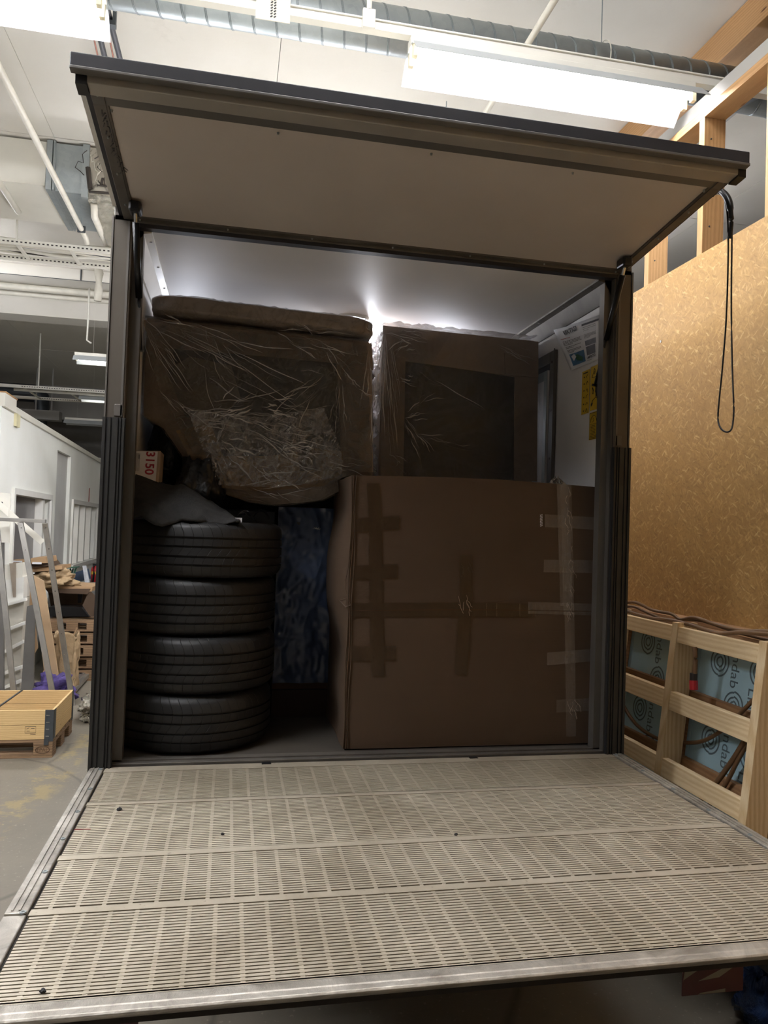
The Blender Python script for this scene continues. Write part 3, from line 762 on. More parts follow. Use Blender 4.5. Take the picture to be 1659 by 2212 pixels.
# warning flags under the platform
for x0, x1, zb in ((.03, .30, .60), (1.815, 2.015, .578)):
    fy = -1.0
    fl = MB().box(x0, fy, zb, x1, fy + .004, .935).build('warning_flag', 'reflred', truck, bevel=.001)
    w = x1 - x0
    for k in range(-1, 2):
        s0 = x0 + k * w * .85
        poly = []
        for (dx, z) in ((.22, .618), (.78, .668), (1.10, .668), (.52, .624)):
            poly.append((min(max(s0 + dx * w * 1.15, x0 + .002), x1 - .002), fy - .0008, z))
        if poly[1][0] - poly[0][0] > .01 or poly[2][0] - poly[3][0] > .01:
            q = MB(); q.add(poly, [(0, 1, 2, 3)]); q.build('reflective_stripe', 'reflwhite', fl)
    q = MB(); q.add([(x0 + .05, fy - .001, zb + .002), (x1 - .06, fy - .001, zb + .002), (x1 - .06, fy - .001, zb + .012), (x0 + .06, fy - .001, zb + .006)], [(0, 1, 2, 3)]); q.build('reflective_stripe', 'reflwhite', fl)

# --- raised rear door
YD, ZD0, ZD1 = -.775, 3.052, 3.14
def dz(y): return ZD0 + (ZD1 - ZD0) * (-y / -YD)
def dbox(mb, x0, x1, y0, y1, o0, o1):
    """box in the sloping door, y0>y1, o = offset above the door's lower face"""
    return mb.add([(x0, y0, dz(y0) + o0), (x1, y0, dz(y0) + o0), (x1, y1, dz(y1) + o0), (x0, y1, dz(y1) + o0),
                   (x0, y0, dz(y0) + o1), (x1, y0, dz(y0) + o1), (x1, y1, dz(y1) + o1), (x0, y1, dz(y1) + o1)],
                  [(0, 3, 2, 1), (4, 5, 6, 7), (0, 1, 5, 4), (1, 2, 6, 5), (2, 3, 7, 6), (3, 0, 4, 7)])
DX0, DX1 = .035, 2.108
door = dbox(MB(), DX0 + .04, DX1 - .04, -.03, YD + .05, .006, .03).build('rear_door', 'doorskin', truck)
for x0, x1 in ((DX0, DX0 + .045), (DX1 - .045, DX1)):
    dbox(MB(), x0, x1, -.005, YD + .01, 0, .036).build('door_frame_rail', 'alu', door, bevel=.002)
    xm = x0 + .034 if x0 < 1 else x0 + .008
    dbox(MB(), xm, xm + .003, -.01, YD + .03, -.003, 0).build('frame_bead', 'alu', door)
    xo = x0 - .018 if x0 < 1 else x1
    dbox(MB(), xo, xo + .018, -.0, YD + .03, .012, .045).build('side_gasket', 'rubberseal', door, bevel=.002)
dbox(MB(), DX0, DX1, .0, -.035, 0, .036).build('door_frame_rail', 'alu', door, bevel=.002)
dbox(MB(), DX0, DX1, YD + .10, YD + .055, -.0, .036).build('door_frame_rail', 'steelgrey', door, bevel=.002)
dbox(MB(), DX0 + .0, DX1, YD + .055, YD, -.006, .04).build('door_frame_rail', simple('alu_light', 'a9a59d', .5, .4, var=.08), door, bevel=.003)
dbox(MB(), DX0 - .042, DX1 + .022, YD, YD - .022, .022, .062).build('front_seal', 'rubberseal', door, bevel=.003)
dbox(MB(), DX0 - .042, DX1 + .022, YD - .002, YD - .026, .012, .022).build('seal_lip', 'steelgrey', door, bevel=.002)
dbox(MB(), DX0 - .042, DX1 + .022, YD + .0, -.01, .045, .062).build('door_outer_skin', 'whitegloss', door)
for x0 in (DX0 - .03, DX1 - .005): dbox(MB(), x0, x0 + .03, YD + .05, YD, -.012, .02).build('corner_block', 'blackplastic', door)
scs = [(DX0 + .05 + k * (DX1 - DX0 - .1) / 4, YD + .12) for k in range(5)] + [(DX0 + .06 + k * (DX1 - DX0 - .1) / 6, -.02) for k in range(7)] + [(x, -.12 - k * .2) for x in (DX0 + .02, DX1 - .02) for k in range(4)]
for x, y in scs:
    z = dz(y); MB().tube([(x, y, z + .002), (x, y, z - .005)], [.0045, .003], 10).build('screw', 'galv', door)
# torn black sealant along the left rail
random.seed(9); mb = MB()
for k in range(26):
    y = YD + .12 + k * .0125; x = DX0 + .022 + random.uniform(-.008, .01) + k * .0006
    mb.obox((x, y, dz(y) - .002), (x + random.uniform(-.012, .012), y + .022, dz(y) - .002), random.uniform(.002, .006), .001)
mb.build('torn_sealant', 'blackplastic', door)
# --- gas struts
for sx in (-1, 1):
    x = .094 if sx < 0 else 2.045
    top = Vector((x, -.14, 3.035)); bot = Vector((x + (.008 if sx < 0 else .0), .12, 2.585))
    if sx > 0: top.x = 2.045; bot.x = 2.055
    mid = top.lerp(bot, .60)
    g = MB().tube([top.lerp(bot, .07), mid], .0125, 14).build('gas_strut', 'blackmetal', truck, smooth=True)
    MB().tube([mid, bot], .0055, 10).build('strut_rod', 'blackplastic', g, smooth=True)
    MB().tube([top, top.lerp(bot, .075)], .007, 10).build('strut_end', 'chrome', g)
    MB().prism([(x - .022, -.17, dz(-.14)), (x + .022, -.17, dz(-.14)), (x + .022, -.105, dz(-.14)), (x - .022, -.105, dz(-.14))], (0, 0, -.04)).build('door_bracket', 'blackplastic', g, bevel=.009)
    xw = .061 if sx < 0 else BW - .061; d = 1 if sx < 0 else -1
    MB().prism([(xw, .075, bot.z + .055), (xw, .155, bot.z + .055), (xw, .155, bot.z - .06), (xw, .075, bot.z - .06)], (d * .004, 0, 0)).build('bracket_plate', 'steelgrey', g)
    MB().prism([(xw + d * .004, .08, bot.z + .04), (xw + d * .004, .10, bot.z + .05), (xw + d * .004, .145, bot.z + .04), (xw + d * .004, .145, bot.z - .045), (xw + d * .004, .1, bot.z - .055), (xw + d * .004, .08, bot.z - .03)], (d * .014, 0, 0)).build('wall_bracket', 'blackplastic', g, bevel=.003)
    MB().tube([(xw + d * .01, bot.y, bot.z), (bot.x + d * .012, bot.y, bot.z)], .006, 8).build('ball_stud', 'chrome', g)
    for yy in (.09, .14):
        for zz in (.045, -.05): MB().tube([(xw + d * .004, yy, bot.z + zz), (xw + d * .012, yy, bot.z + zz)], .0045, 8).build('bolt', 'chrome', g)
# --- lamps inside the box
lp = MB().lathe([(0, -.05), (.05, -.048), (.08, -.035), (.092, -.01), (.095, 0)], (1.07, .98, 3.035), 32).build('interior_lamp', 'whitegloss', truck, smooth=True)
MB().lathe([(0, -.085), (.04, -.08), (.06, -.05), (.06, -.02), (.05, -.012), (0, -.012)], (1.165, 1.22, 3.035), 24).build('interior_lamp', 'boxlamp', truck, smooth=True)
for lx in (.062, BW - .162): MB().box(lx, 2.3, 2.70, lx + .10, 2.9, 2.82).build('interior_lamp', 'added_walllamp', truck, bevel=.02)  # hidden wall lamps, added to brighten the box ceiling
# --- side door inside on the right wall
sx_ = BW - .062
sd = MB().box(sx_ - .016, .60, ZF + .01, sx_, .66, 2.86).box(sx_ - .016, 1.5, ZF + .01, sx_, 1.56, 2.86).box(sx_ - .016, .66, 2.80, sx_, 1.5, 2.86).build('side_door_frame', 'alu', truck, bevel=.003)
MB().box(sx_ - .020, .6, ZF + .01, sx_ - .016, .606, 2.865).build('frame_bead', 'alu', sd)
MB().box(sx_ - .003, .665, ZF + .01, sx_ - .001, 1.5, 2.80).build('door_gasket', 'rubber', sd)
MB().box(sx_ - .013, .69, ZF + .02, sx_ - .003, 1.48, 2.77).build('side_door_leaf', 'grp', sd)
MB().box(sx_ - .017, .69, ZF + .02, sx_ - .013, .73, 2.77).box(sx_ - .017, .73, 2.72, sx_ - .013, 1.48, 2.77).build('leaf_frame', 'galv', sd, bevel=.002)
for k in range(7): MB().tube([(sx_ - .016, .63, 2.80 - k * .25), (sx_ - .02, .63, 2.80 - k * .25)], .006, 8).build('rivet', 'chrome', sd)
MB().box(sx_ - .012, .0, ZF, sx_ + .002, .065, 3.03).build('post_return', 'alu', truck)
# --- stickers
def wq(y, z, o=0): return Vector((sx_ - .0015 - o, y, z))
def wall_quad(mb, y0, z0, y1, z1, o=0):
    return mb.add([wq(y0, z0, o), wq(y1, z0, o), wq(y1, z1, o), wq(y0, z1, o)], [(0, 1, 2, 3)])
WX = sx_
s1 = [at(*q, 'x', WX) for q in ((1256, 803), (1273, 797), (1268, 892), (1253, 896))]
def sticker(y0, y1, z0, z1, label):
    o = wall_quad(MB(), y0, z0, y1, z1).build('warning_sticker', 'yellow', truck, solid=.0006); o['label'] = label; return o
a = sticker(.235, .312, 2.48, 2.685, 'tall narrow yellow sticker with a column of symbols')
for k in range(6):
    z = 2.655 - k * .032; m_ = MB()
    m_.obox(wq(.292, z, .001), wq(.284, z, .001), .001, .006)
    m_.tube([wq(.268, z - .006, .001), wq(.262, z + .002, .001), wq(.254, z + .004 + .004 * (k % 2), .001), wq(.248, z + .01 - .012 * (k % 3), .001)], .0012, 4)
    m_.build('symbol', 'ink', a)
wall_quad(MB(), .30, 2.671, .25, 2.676, .001).build('symbol', 'ink', a)
b_ = sticker(.142, .226, 2.485, 2.69, 'tall yellow sticker with a warning triangle')
tri = MB(); c0 = (.185, 2.655)
P3 = [wq(c0[0] - .024, c0[1] - .018, .001), wq(c0[0], c0[1] + .022, .001), wq(c0[0] + .024, c0[1] - .018, .001)]
for i in range(3): tri.tube([P3[i], P3[(i + 1) % 3]], .0013, 4)
tri.tube([wq(c0[0], c0[1] + .01, .001), wq(c0[0], c0[1] - .006, .001)], .0014, 4); tri.build('symbol', 'ink', b_)
m_ = MB(); m_.tube([wq(.2, 2.59, .001), wq(.193, 2.575, .001), wq(.196, 2.56, .001)], .003, 4); m_.tube([wq(.17, 2.60, .001), wq(.175, 2.57, .001), wq(.165, 2.555, .001)], .0015, 4)
m_.tube([wq(.21, 2.505, .001), wq(.2, 2.53, .001), wq(.16, 2.545, .001), wq(.15, 2.55, .001)], .0015, 4); m_.tube([wq(.208, 2.51, .001), wq(.2, 2.52, .001)], .004, 4)
m_.build('symbol', 'ink', b_)
c_ = sticker(.142, .226, 2.35, 2.476, 'small yellow sticker with a crossed arc and fine text')
m_ = MB()
for (y0, z0, y1, z1) in ((.144, 2.352, .224, 2.354), (.144, 2.472, .224, 2.474), (.144, 2.352, .146, 2.474), (.222, 2.352, .224, 2.474), (.144, 2.42, .224, 2.4215)): wall_quad(m_, y0, z0, y1, z1, .001)
m_.tube([wq(.184 + .03 * math.cos(k / 8 * PI), 2.43 + .03 * math.sin(k / 8 * PI), .001) for k in range(9)], .0012, 4)
m_.tube([wq(.19, 2.45, .001), wq(.18, 2.44, .001), wq(.19, 2.43, .001)], .001, 4)
for k in range(9): wall_quad(m_, .162, 2.358 + k * .0068, .212, 2.3602 + k * .0068, .001)
wall_quad(m_, .148, 2.357, .158, 2.37, .001); m_.build('symbol', 'ink', c_)
# --- laminated notice taped to the wall
nq = [at(*q, 'x', WX - .002) for q in ((1202, 713), (1297, 680), (1296, 775), (1236, 800))]   # TL TR BR BL
TL, TR, BR, BL = [Vector((WX - .003, v.y, v.z)) for v in nq]
nt = thing('laminated_notice', (WX - .01, .36, 2.83), 'laminated white VIKTIG! notice taped to the inside wall above the yellow stickers', 'notice')
def nb(u, v, o=.0):
    p = TL.lerp(TR, u).lerp(BL.lerp(BR, u), v); curl = .03 * max(0, .25 - u) ** 1.0 * 4 * (1 - .5 * v)
    return Vector((p.x - o - curl * .5, p.y, p.z))
MB().grid(12, 12, lambda u, v: nb(u, v)).build('sheet', 'paper', nt, smooth=True, solid=.0008)
xd = (TR - TL).normalized(); yd = (TL - BL).normalized()
hx = Vector((0, -1, .05)).normalized(); vx = Vector((0, 0.0, 1))
o_ = nb(.17, .205, .004); text('VIKTIG!', .042, o_, (nb(.6, .1) - nb(.17, .205 - .06)) * 1, (nb(.3, .0) - nb(.3, .3)), 'heading', 'ink', nt, bold=.0015)
def lines(u0, u1, v0, n_, dv, m='inkgrey', h=.008):
    mb = MB()
    for k in range(n_):
        u2 = u1 - random.uniform(0, .12) * (u1 - u0) - (.5 * (u1 - u0) if k == n_ - 1 else 0); v = v0 + k * dv
        sg = 10
        for i in range(sg):
            a_, b2_ = u0 + (u2 - u0) * i / sg, u0 + (u2 - u0) * (i + .82) / sg
            mb.add([nb(a_, v, .0025), nb(b2_, v, .0025), nb(b2_, v + h, .0025), nb(a_, v + h, .0025)], [(0, 1, 2, 3)])
    mb.build('print_lines', m, nt)
lines(.07, .56, .27, 1, .03, 'inkred', .014); lines(.09, .56, .34, 4, .03, 'ink', .011); lines(.11, .56, .48, 2, .03, 'ink', .011); lines(.12, .52, .56, 3, .028, 'ink', .011)
lines(.62, .93, .16, 3, .04); lines(.62, .93, .33, 4, .028)
def pic(u0, v0, u1, v1, m, name='photo_print'):
    MB().grid(6, 4, lambda a, b: nb(u0 + (u1 - u0) * a, v0 + (v1 - v0) * b, .0022)).build(name, m, nt)
pic(.13, .66, .55, .93, 'photoblue'); pic(.62, .48, .9, .6, 'photogrey'); pic(.62, .62, .88, .82, 'photogrey')
MB().add([nb(.26, .75, .0045), nb(.34, .70, .0045), nb(.5, .82, .0045), nb(.46, .9, .0045), nb(.3, .84, .0045)], [(0, 1, 2, 3, 4)]).build('photo_print', 'photogreen', nt)
MB().add([nb(.18, .72, .0055), nb(.27, .68, .0055), nb(.31, .76, .0055), nb(.21, .84, .0055)], [(0, 1, 2, 3)]).build('photo_print', 'labelwhite', nt)
pic(.6, .075, .98, .12, 'inkgrey', 'header_bar'); lines(.6, .95, .935, 1, .03, 'ink', .008)
text('LMPINTO', .019, nb(.62, .905, .003), (nb(.8, .5) - nb(.6, .52)), (nb(.6, .4) - nb(.6, .5)), 'print_name', 'ink', nt, bold=.0005)
MB().add([nb(-.02, .985, .004), nb(.35, 1.0, .004), nb(.35, 1.03, .004), nb(-.02, 1.01, .004)], [(0, 1, 2, 3)]).build('sheet_edge', 'inkgrey', nt) if False else None

# --- pull strap hanging from the raised door
sp = [at(*q, 'x', 2.16) for q in ((1545, 413), (1560, 416), (1572, 432), (1579, 460), (1581, 500))]
strap = thing('pull_strap', sp[0], 'long black webbing pull strap hanging in a loop from the right corner of the door', 'strap')
def ribbon(pts, w, t, name, mat):
    mb = MB()
    for i in range(len(pts) - 1): mb.obox(pts[i], pts[i + 1] + (pts[i + 1] - pts[i]) * .1, w, t, (1, .25, 0))
    return mb.build(name, mat, strap)
def cr(P, k=6):
    P = [Vector(p) for p in P]; out = []
    for i in range(len(P) - 1):
        p0, p1, p2, p3 = P[max(i - 1, 0)], P[i], P[i + 1], P[min(i + 2, len(P) - 1)]
        for j in range(k):
            t = j / k
            out.append(.5 * ((2 * p1) + (p2 - p0) * t + (2 * p0 - 5 * p1 + 4 * p2 - p3) * t * t + (3 * p1 - p0 - 3 * p2 + p3) * t ** 3))
    return out + [P[-1]]
px_loop = [(1556, 417), (1568, 440), (1573, 500), (1572, 600), (1568, 700), (1560, 800), (1554, 860), (1551, 905), (1557, 925), (1568, 933), (1578, 930), (1583, 915), (1585, 880), (1582, 800), (1580, 700), (1580, 600), (1581, 500), (1578, 450), (1568, 425), (1552, 414)]
MB().tube(cr([at(a, b, 'x', 2.16 + (.01 if i > 10 else 0)) for i, (a, b) in enumerate(px_loop)], 6), .0032, 6).build('webbing_loop', 'blackplastic', strap, smooth=True)
MB().tube(cr([at(a, b, 'x', 2.165) for a, b in ((1545, 414), (1558, 414), (1570, 426), (1577, 446), (1580, 480), (1577, 515))], 6), [.012] * 20 + [.009] * 4 + [.007] * 7, 8).build('webbing_sleeve', 'blackplastic', strap, smooth=True)
MB().tube([at(a, b, 'x', 2.14) for a, b in ((1534, 408), (1534, 422), (1540, 424), (1546, 418), (1548, 408))], .0035, 6).build('ring', 'galvdark', strap)
MB().tube([at(1548, 408, 'x', 2.15), at(1583, 376, 'x', 2.15)], .003, 6).build('retaining_cord', 'blackplastic', strap)

# ================================================================== CARGO
def tyre_mesh():
    R, w = .334, .232; h = w / 2
    prof = [(.215, -.085), (.24, -.105), (.275, -h + .0), (.305, -h + .004), (.322, -.100), (.330, -.086)]
    groove = [-.062, -.028, .012, .048]
    z = -.086
    for g in groove:
        prof += [(.3335, g - .0045), (.326, g - .0035), (.326, g + .0035), (.3335, g + .0045)]
    prof += [(.330, .086), (.322, .100), (.305, h - .004), (.275, h), (.24, .105), (.215, .085), (.205, .06), (.2, 0), (.205, -.06)]
    return [(r_, z_ + h) for r_, z_ in prof]
TP = tyre_mesh()
specs = [(.346, .412, ZF + .003, 0, 0, 'bottom tyre of the stack, standing on the truck floor'),
         (.356, .418, ZF + .236, .004, 0, 'second tyre from the bottom of the stack of four'),
         (.352, .436, ZF + .470, -.005, 0, 'third tyre from the bottom, below the topmost one'),
         (.372, .428, ZF + .703, .004, 0, 'topmost tyre of the stack, with the grey blanket lying on it')]
proto = None
for i, (x, y, z, tx, ty, lab) in enumerate(specs):
    if proto is None:
        t = thing('tyre', (x, y, z), lab, 'tyre', 'stack of four car tyres')
        mb = MB().lathe([p for p in TP], (x, y, z), 112, True)
        tr_ = mb.build('tread', 'tyre', t, smooth=True); md = tr_.modifiers.new('split', 'EDGE_SPLIT'); md.split_angle = .6
        bd_ = MB().lathe([(.212, .03), (.222, .026), (.222, .04), (.212, .045)], (x, y, z), 48, True).build('bead', 'rubber', t, smooth=True)
        proto = t
    else:
        t = copy_tree(proto); t.location = (x, y, z); tag(t, lab, 'tyre', 'stack of four car tyres')
    t.rotation_euler = (0, tx, random.uniform(0, 6))

# ---- big cardboard box with tape
BX0, BX1, BY0, BY1, BZ0, BZ1 = .972, 2.083, .125, .70, ZF + .006, 2.128
bb = thing('cardboard_box', ((BX0 + BX1) / 2, BY0, BZ0), 'very large brown cardboard box taped shut, standing at the right of the truck opening', 'box')
def bface(u, v):
    """front face point (0..1 across, 0..1 up) with gentle bowing"""
    z = BZ0 + v * (BZ1 - BZ0 + .012 * math.sin(u * PI)); xr = BX1 + .022 * (1 - v) ; x = BX0 + u * (xr - BX0)
    y = BY0 + .006 * math.sin(u * 9) * (v - .5) - .004 * math.sin(v * PI) * math.sin(u * PI)
    if abs(v - .545) < .1: y += .004 * (1 - abs(v - .545) * 10)
    return Vector((x, y, z))
def bleft(w_, v):
    z = BZ0 + v * (BZ1 - BZ0); d = math.exp(-((v - .62) / .17) ** 2)
    bulge = -.06 * d * math.sin(w_ * PI) ** .7 * 1.0 + .008 * math.sin(v * 23) * math.sin(w_ * PI)
    return Vector((BX0 + bulge - .004 * math.sin(w_ * 9), BY0 + w_ * (BY1 - BY0), z))
mb = MB().grid(30, 40, lambda u, v: bface(u, v)); mb.build('front_panel', 'card', bb, smooth=True)
MB().grid(16, 60, bleft).build('side_panel', 'card', bb, smooth=True)
MB().grid(20, 8, lambda u, w_: Vector((bface(u, 1).x, BY0 + (bface(u, 1).y - BY0) * (1 - w_) + w_ * (BY1 - BY0), bface(u, 1).z + .01 * math.sin(w_ * PI)))).build('top_flap', 'card', bb, smooth=True)
MB().grid(4, 20, lambda w_, v: Vector((bface(1, v).x, BY0 + w_ * (BY1 - BY0), bface(1, v).z))).build('side_panel', 'card', bb)
MB().grid(4, 4, lambda u, v: Vector((BX0 + u * (BX1 - BX0), BY1, BZ0 + v * (BZ1 - BZ0)))).build('back_panel', 'card', bb)
MB().grid(1, 1, lambda u, v: Vector((BX0 + u * (BX1 - BX0 + .02), BY0 + v * (BY1 - BY0), BZ0))).build('base_panel', 'card', bb)
# layered, slightly open edges at the front left corner
for k in range(3):
    mb = MB(); pts = []
    for i in range(30):
        v = i / 29; pts.append(Vector((BX0 - .002 + .009 * k + .003 * math.sin(v * 17 + k) - .012 * math.exp(-((v - .6) / .05) ** 2) * (k == 0), BY0 - .003 - .002 * k * 0, BZ0 + .004 + v * (BZ1 - BZ0 - .004))))
    mb.tube(pts, .0022, 5); mb.build('panel_edge', 'carddark' if k == 1 else 'card', bb)
tear = at(725, 1292, 'y', BY0 - .005)
MB().prism([(BX0 - .035, BY0 + .03, 1.60), (BX0 - .01, BY0 - .004, 1.615), (BX0 + .012, BY0 - .008, 1.585), (BX0 - .012, BY0 - .002, 1.575)], (0, .004, 0)).build('torn_flap', 'card', bb)
def p2uv(px, py):
    p = at(px, py, 'y', BY0); v = (p.z - BZ0) / (BZ1 - BZ0); xr = BX1 + .022 * (1 - v); return ((p.x - BX0) / (xr - BX0), v)
def tape(px0, py0, px1, py1, wpx, mat, o=.003, jag=0):
    """strip of tape on the front face from one pixel to another"""
    (u0, v0), (u1, v1) = p2uv(px0, py0), p2uv(px1, py1)
    a, b = bface(u0, v0), bface(u1, v1); L = (b - a).length; w = wpx * .00193
    d = Vector((u1 - u0, v1 - v0)); vert = abs(v1 - v0) > abs(u1 - u0)
    du = w / 2 / (BX1 - BX0); n_ = max(2, int(L / .03)); mb = MB()
    def fn(s, t):
        u = u0 + (u1 - u0) * s; v = v0 + (v1 - v0) * s; k = (t - .5) * 2 * du
        if vert: u += k
        else: v += k
        v = min(max(v, 0), 1); u = min(max(u, 0), 1)
        q = bface(u, v); q.y -= o + .0008 * math.sin(s * 40 + t * 3) * (mat == 'tapec'); return q
    return mb.grid(n_, 2, fn).build('tape', mat, bb, smooth=True)
for tdat in ((806, 1045, 812, 1180, 28), (810, 1180, 815, 1460, 29), (750, 1136, 862, 1131, 28), (742, 1238, 857, 1235, 29), (748, 1412, 854, 1411, 30),
             (1005, 1203, 1006, 1310, 27), (1004, 1325, 994, 1458, 29)):
    tape(*tdat, 'tapeb', .0028 + random.random() * .0008)
tape(742, 1318, 1040, 1320, 29, 'tapeb', .0036)
tape(1038, 1320, 1150, 1321, 29, 'tapeb', .0030)
for k, x in enumerate((1050, 1072, 1122, 1156)): tape(x, 1306, x, 1334, 2.0, 'tapec', .0045)
tape(1140, 1315, 1283, 1317, 26, 'tapec', .0042)
tape(1222, 1046, 1228, 1330, 27, 'tapec', .0048); tape(1229, 1318, 1232, 1590, 24, 'tapec', .0052)
tape(1215, 1046, 1222, 1310, 30, 'tapec', .0062)
for (x0, y0, x1, y1) in ((1176, 1128, 1284, 1131), (1173, 1225, 1281, 1224), (1180, 1424, 1284, 1414), (1200, 1525, 1288, 1520)): tape(x0, y0, x1, y1, 28, 'tapec', .0056)
tape(742, 1319, 1290, 1321, 1.5, 'carddark', .0062)
# thin threads stand in for highlights on the tape creases
random.seed(21)
def crease(px, py, n_, spx, spy, mat='labelwhite'):
    mb = MB()
    for k in range(n_):
        x, y = px + random.uniform(-spx, spx), py + random.uniform(-spy, spy)
        pts = []
        for i in range(4):
            u, v = p2uv(x, y); q = bface(min(max(u, 0), 1), min(max(v, 0), 1)); q.y -= .0068; pts.append(q); x += random.uniform(-3, 5); y += random.uniform(2, 9)
        mb.tube(pts, .0007, 4)
    mb.build('crease_highlight', mat, bb)
crease(1004, 1225, 6, 10, 12, 'tapeb'); crease(1000, 1300, 8, 12, 12, 'cardwrap'); crease(1226, 1100, 10, 8, 50, 'cardwrap'); crease(1230, 1250, 14, 6, 80, 'cardwrap'); crease(1235, 1525, 8, 14, 20, 'cardwrap')
# printed code near the upper right of the front
m_ = MB()
for k in range(8):
    for j in (0, 1):
        (u, v) = p2uv(1166 + j * 3.0 - k * .0, 1116 + k * 3.3); q = bface(u, v); q.y -= .0035
        m_.obox(q, q + Vector((.004, 0, .003 if j else -.003)), .002, .0022)
m_.build('printed_code', 'labelwhite', bb)
p = at(1190, 1040, 'y', .3)
fx = thing('plastic_scrap', (1.98, .35, BZ1 + .012), 'crumpled clear plastic tuft on top of the big box beside the side door', 'plastic')
for k in range(7):
    a_ = Vector((1.95 + k * .012, .33 + .02 * (k % 3), BZ1 + .013))
    MB().tube([a_, a_ + Vector((.01 - .004 * k, .01, .02)), a_ + Vector((.03 - .01 * k, 0, .035 + .01 * (k % 2)))], [.012, .009, .002], 5).build('tuft', 'film_beige', fx)

def folds(par, name, y, jobs, seed, mat='foldfilm', obs=.0009):
    '''long tapering film folds with highlights in their pale colour: jobs = (x0, y0, x1, y1, spread, count) in the plane of the face'''
    random.seed(seed); mb = MB()
    for (x0, y0, x1, y1, sp_, cnt) in jobs:
        for _ in range(int(cnt * .6)):
            a = at(x0 + random.gauss(0, sp_ * .25), y0 + random.gauss(0, sp_ * .25), 'y', y); b = at(x1 + random.gauss(0, sp_), y1 + random.gauss(0, sp_), 'y', y)
            t0 = random.uniform(0, .5); t1 = t0 + random.uniform(.15, .5); L = (b - a).length; nrm = Vector((-(b - a).z, 0, (b - a).x)).normalized()
            cv = random.gauss(0, .05) * L; r0 = random.uniform(.3, 1.0) ** 2 * 3.0 * obs; k = 9; pts = []; rr = []
            for i in range(k + 1):
                t = t0 + (t1 - t0) * i / k; s_ = i / k
                pts.append(a.lerp(b, t) + nrm * (cv * math.sin(t * PI) + .0025 * math.sin(s_ * 9 + x0)) - Vector((0, .001 + .004 * math.sin(s_ * PI), 0)))
                rr.append(r0 * (.15 + math.sin(s_ * PI)))
            mb.tube(pts, rr, 4)
    o = mb.build(name, mat, par, smooth=True); o['kind'] = 'stuff'; return o
n = N('film_fold_highlight'); gl = n.n('BsdfGlossy', Roughness=.25, Color=(.95, .95, .97)); df = n.n('BsdfDiffuse', Color=srgb('f0ebe4')); tr = n.n('BsdfTransparent')  # whitish folds; the film's highlights are put into their colour
s1_ = n.n('MixShader', Fac=.55, i1=df.outputs[0], i2=gl.outputs[0]); s2_ = n.n('MixShader', Fac=.42, i1=tr.outputs[0], i2=s1_.outputs[0]); n.t.links.new(s2_.outputs[0], n.out.inputs[0]); M['foldfilm'] = n.m
# ---- film-wrapped furniture crate hanging over the tyres (upper left)
C1Y = .52
out1 = [(.060, 2.832), (1.100, 2.806), (1.112, 2.60), (1.135, 2.13), (1.05, 2.09), (.98, 2.075), (.90, 2.03), (.80, 2.012), (.68, 1.998), (.56, 2.005), (.45, 2.035), (.36, 2.075), (.30, 2.13), (.22, 2.24), (.15, 2.335), (.08, 2.385), (.035, 2.45), (.024, 2.52), (.03, 2.60), (.05, 2.70)]
out1 = [(x if x > .085 else .0625 + (x - .02) * .05, z) for x, z in out1]
c1 = thing('wrapped_cabinet', (.6, C1Y, 2.0), 'bulky cabinet in torn cardboard and clear plastic, above the tyre stack at the left', 'furniture')
def inside_poly(P, x, z):
    c = False
    for i in range(len(P)):
        (x1, z1), (x2, z2) = P[i], P[i - 1]
        if (z1 > z) != (z2 > z) and x < (x2 - x1) * (z - z1) / (z2 - z1) + x1: c = not c
    return c
cen = Vector((.60, 2.45))
def dense(P, k):
    o = []
    for i in range(len(P)):
        a, b = Vector(P[i]), Vector(P[(i + 1) % len(P)])
        for j in range(k): o.append(a.lerp(b, j / k))
    return o
D1 = dense(out1, 8)
def shell(P, cen, y0, name, mat, par, bulge, amp, rings=26, seed=0.0, back=.6, freq=3.0, margin=1.0, hi=0.0):
    """front skin over an outline: radial grid from the centre, wrapped round the edge to the back"""
    mb = MB(); n = len(P); vs = []
    for r_ in range(rings + 1):
        t = r_ / rings
        for p in P:
            q = cen + (p - cen) * t * margin
            y = y0 - bulge * (1 - t ** 6)
            f1 = fbm((q.x * freq + seed, q.y * freq, seed), 4)
            d = Vector((q.x - cen.x, q.y - cen.y)); ang = math.atan2(d.y, d.x)
            rd = ridged((q.x * freq * 2.2 + f1 * .8, q.y * freq * .9, seed + 3)) ** 8
            vs.append(Vector((q.x, y + amp * f1 * min(1, (1 - t) * 8 + .25) - hi * rd * min(1, (1 - t) * 6), q.y)))
    for k in range(1, 4):
        for j, p in enumerate(P):
            q = cen + (p - cen) * margin * (1 - .012 * k)
            vs.append(Vector((q.x, y0 + back * k / 3, q.y)))
    R_ = rings + 3
    fs = [(i * n + j, i * n + (j + 1) % n, (i + 1) * n + (j + 1) % n, (i + 1) * n + j) for i in range(R_) for j in range(n)]
    fs.append(tuple(R_ * n + j for j in range(n)))
    mb.add(vs, fs); return mb.build(name, mat, par, smooth=True)
D1i = [Vector((.60, 2.45)) + (p - Vector((.60, 2.45))) * .985 for p in D1]
shell(D1i, cen, C1Y + .012, 'body', 'cardwrap', c1, .0, .004, 10, 1.0, .62)
def sheet_px(pxs, y, name, mat, par, th=.004):
    return MB().prism([at(a, b, 'y', y) for a, b in pxs], (0, th, 0)).build(name, mat, par)
yy = C1Y
sheet_px([(372, 752), (560, 768), (728, 782), (736, 976), (640, 985), (480, 985), (455, 915), (390, 850)], yy + .002, 'dark_pane', 'darkpane', c1)
sheet_px([(305, 690), (803, 742), (806, 800), (728, 785), (560, 768), (330, 750)], yy - .004, 'cardboard_strip', 'cardlight' if False else 'cardwrap', c1)
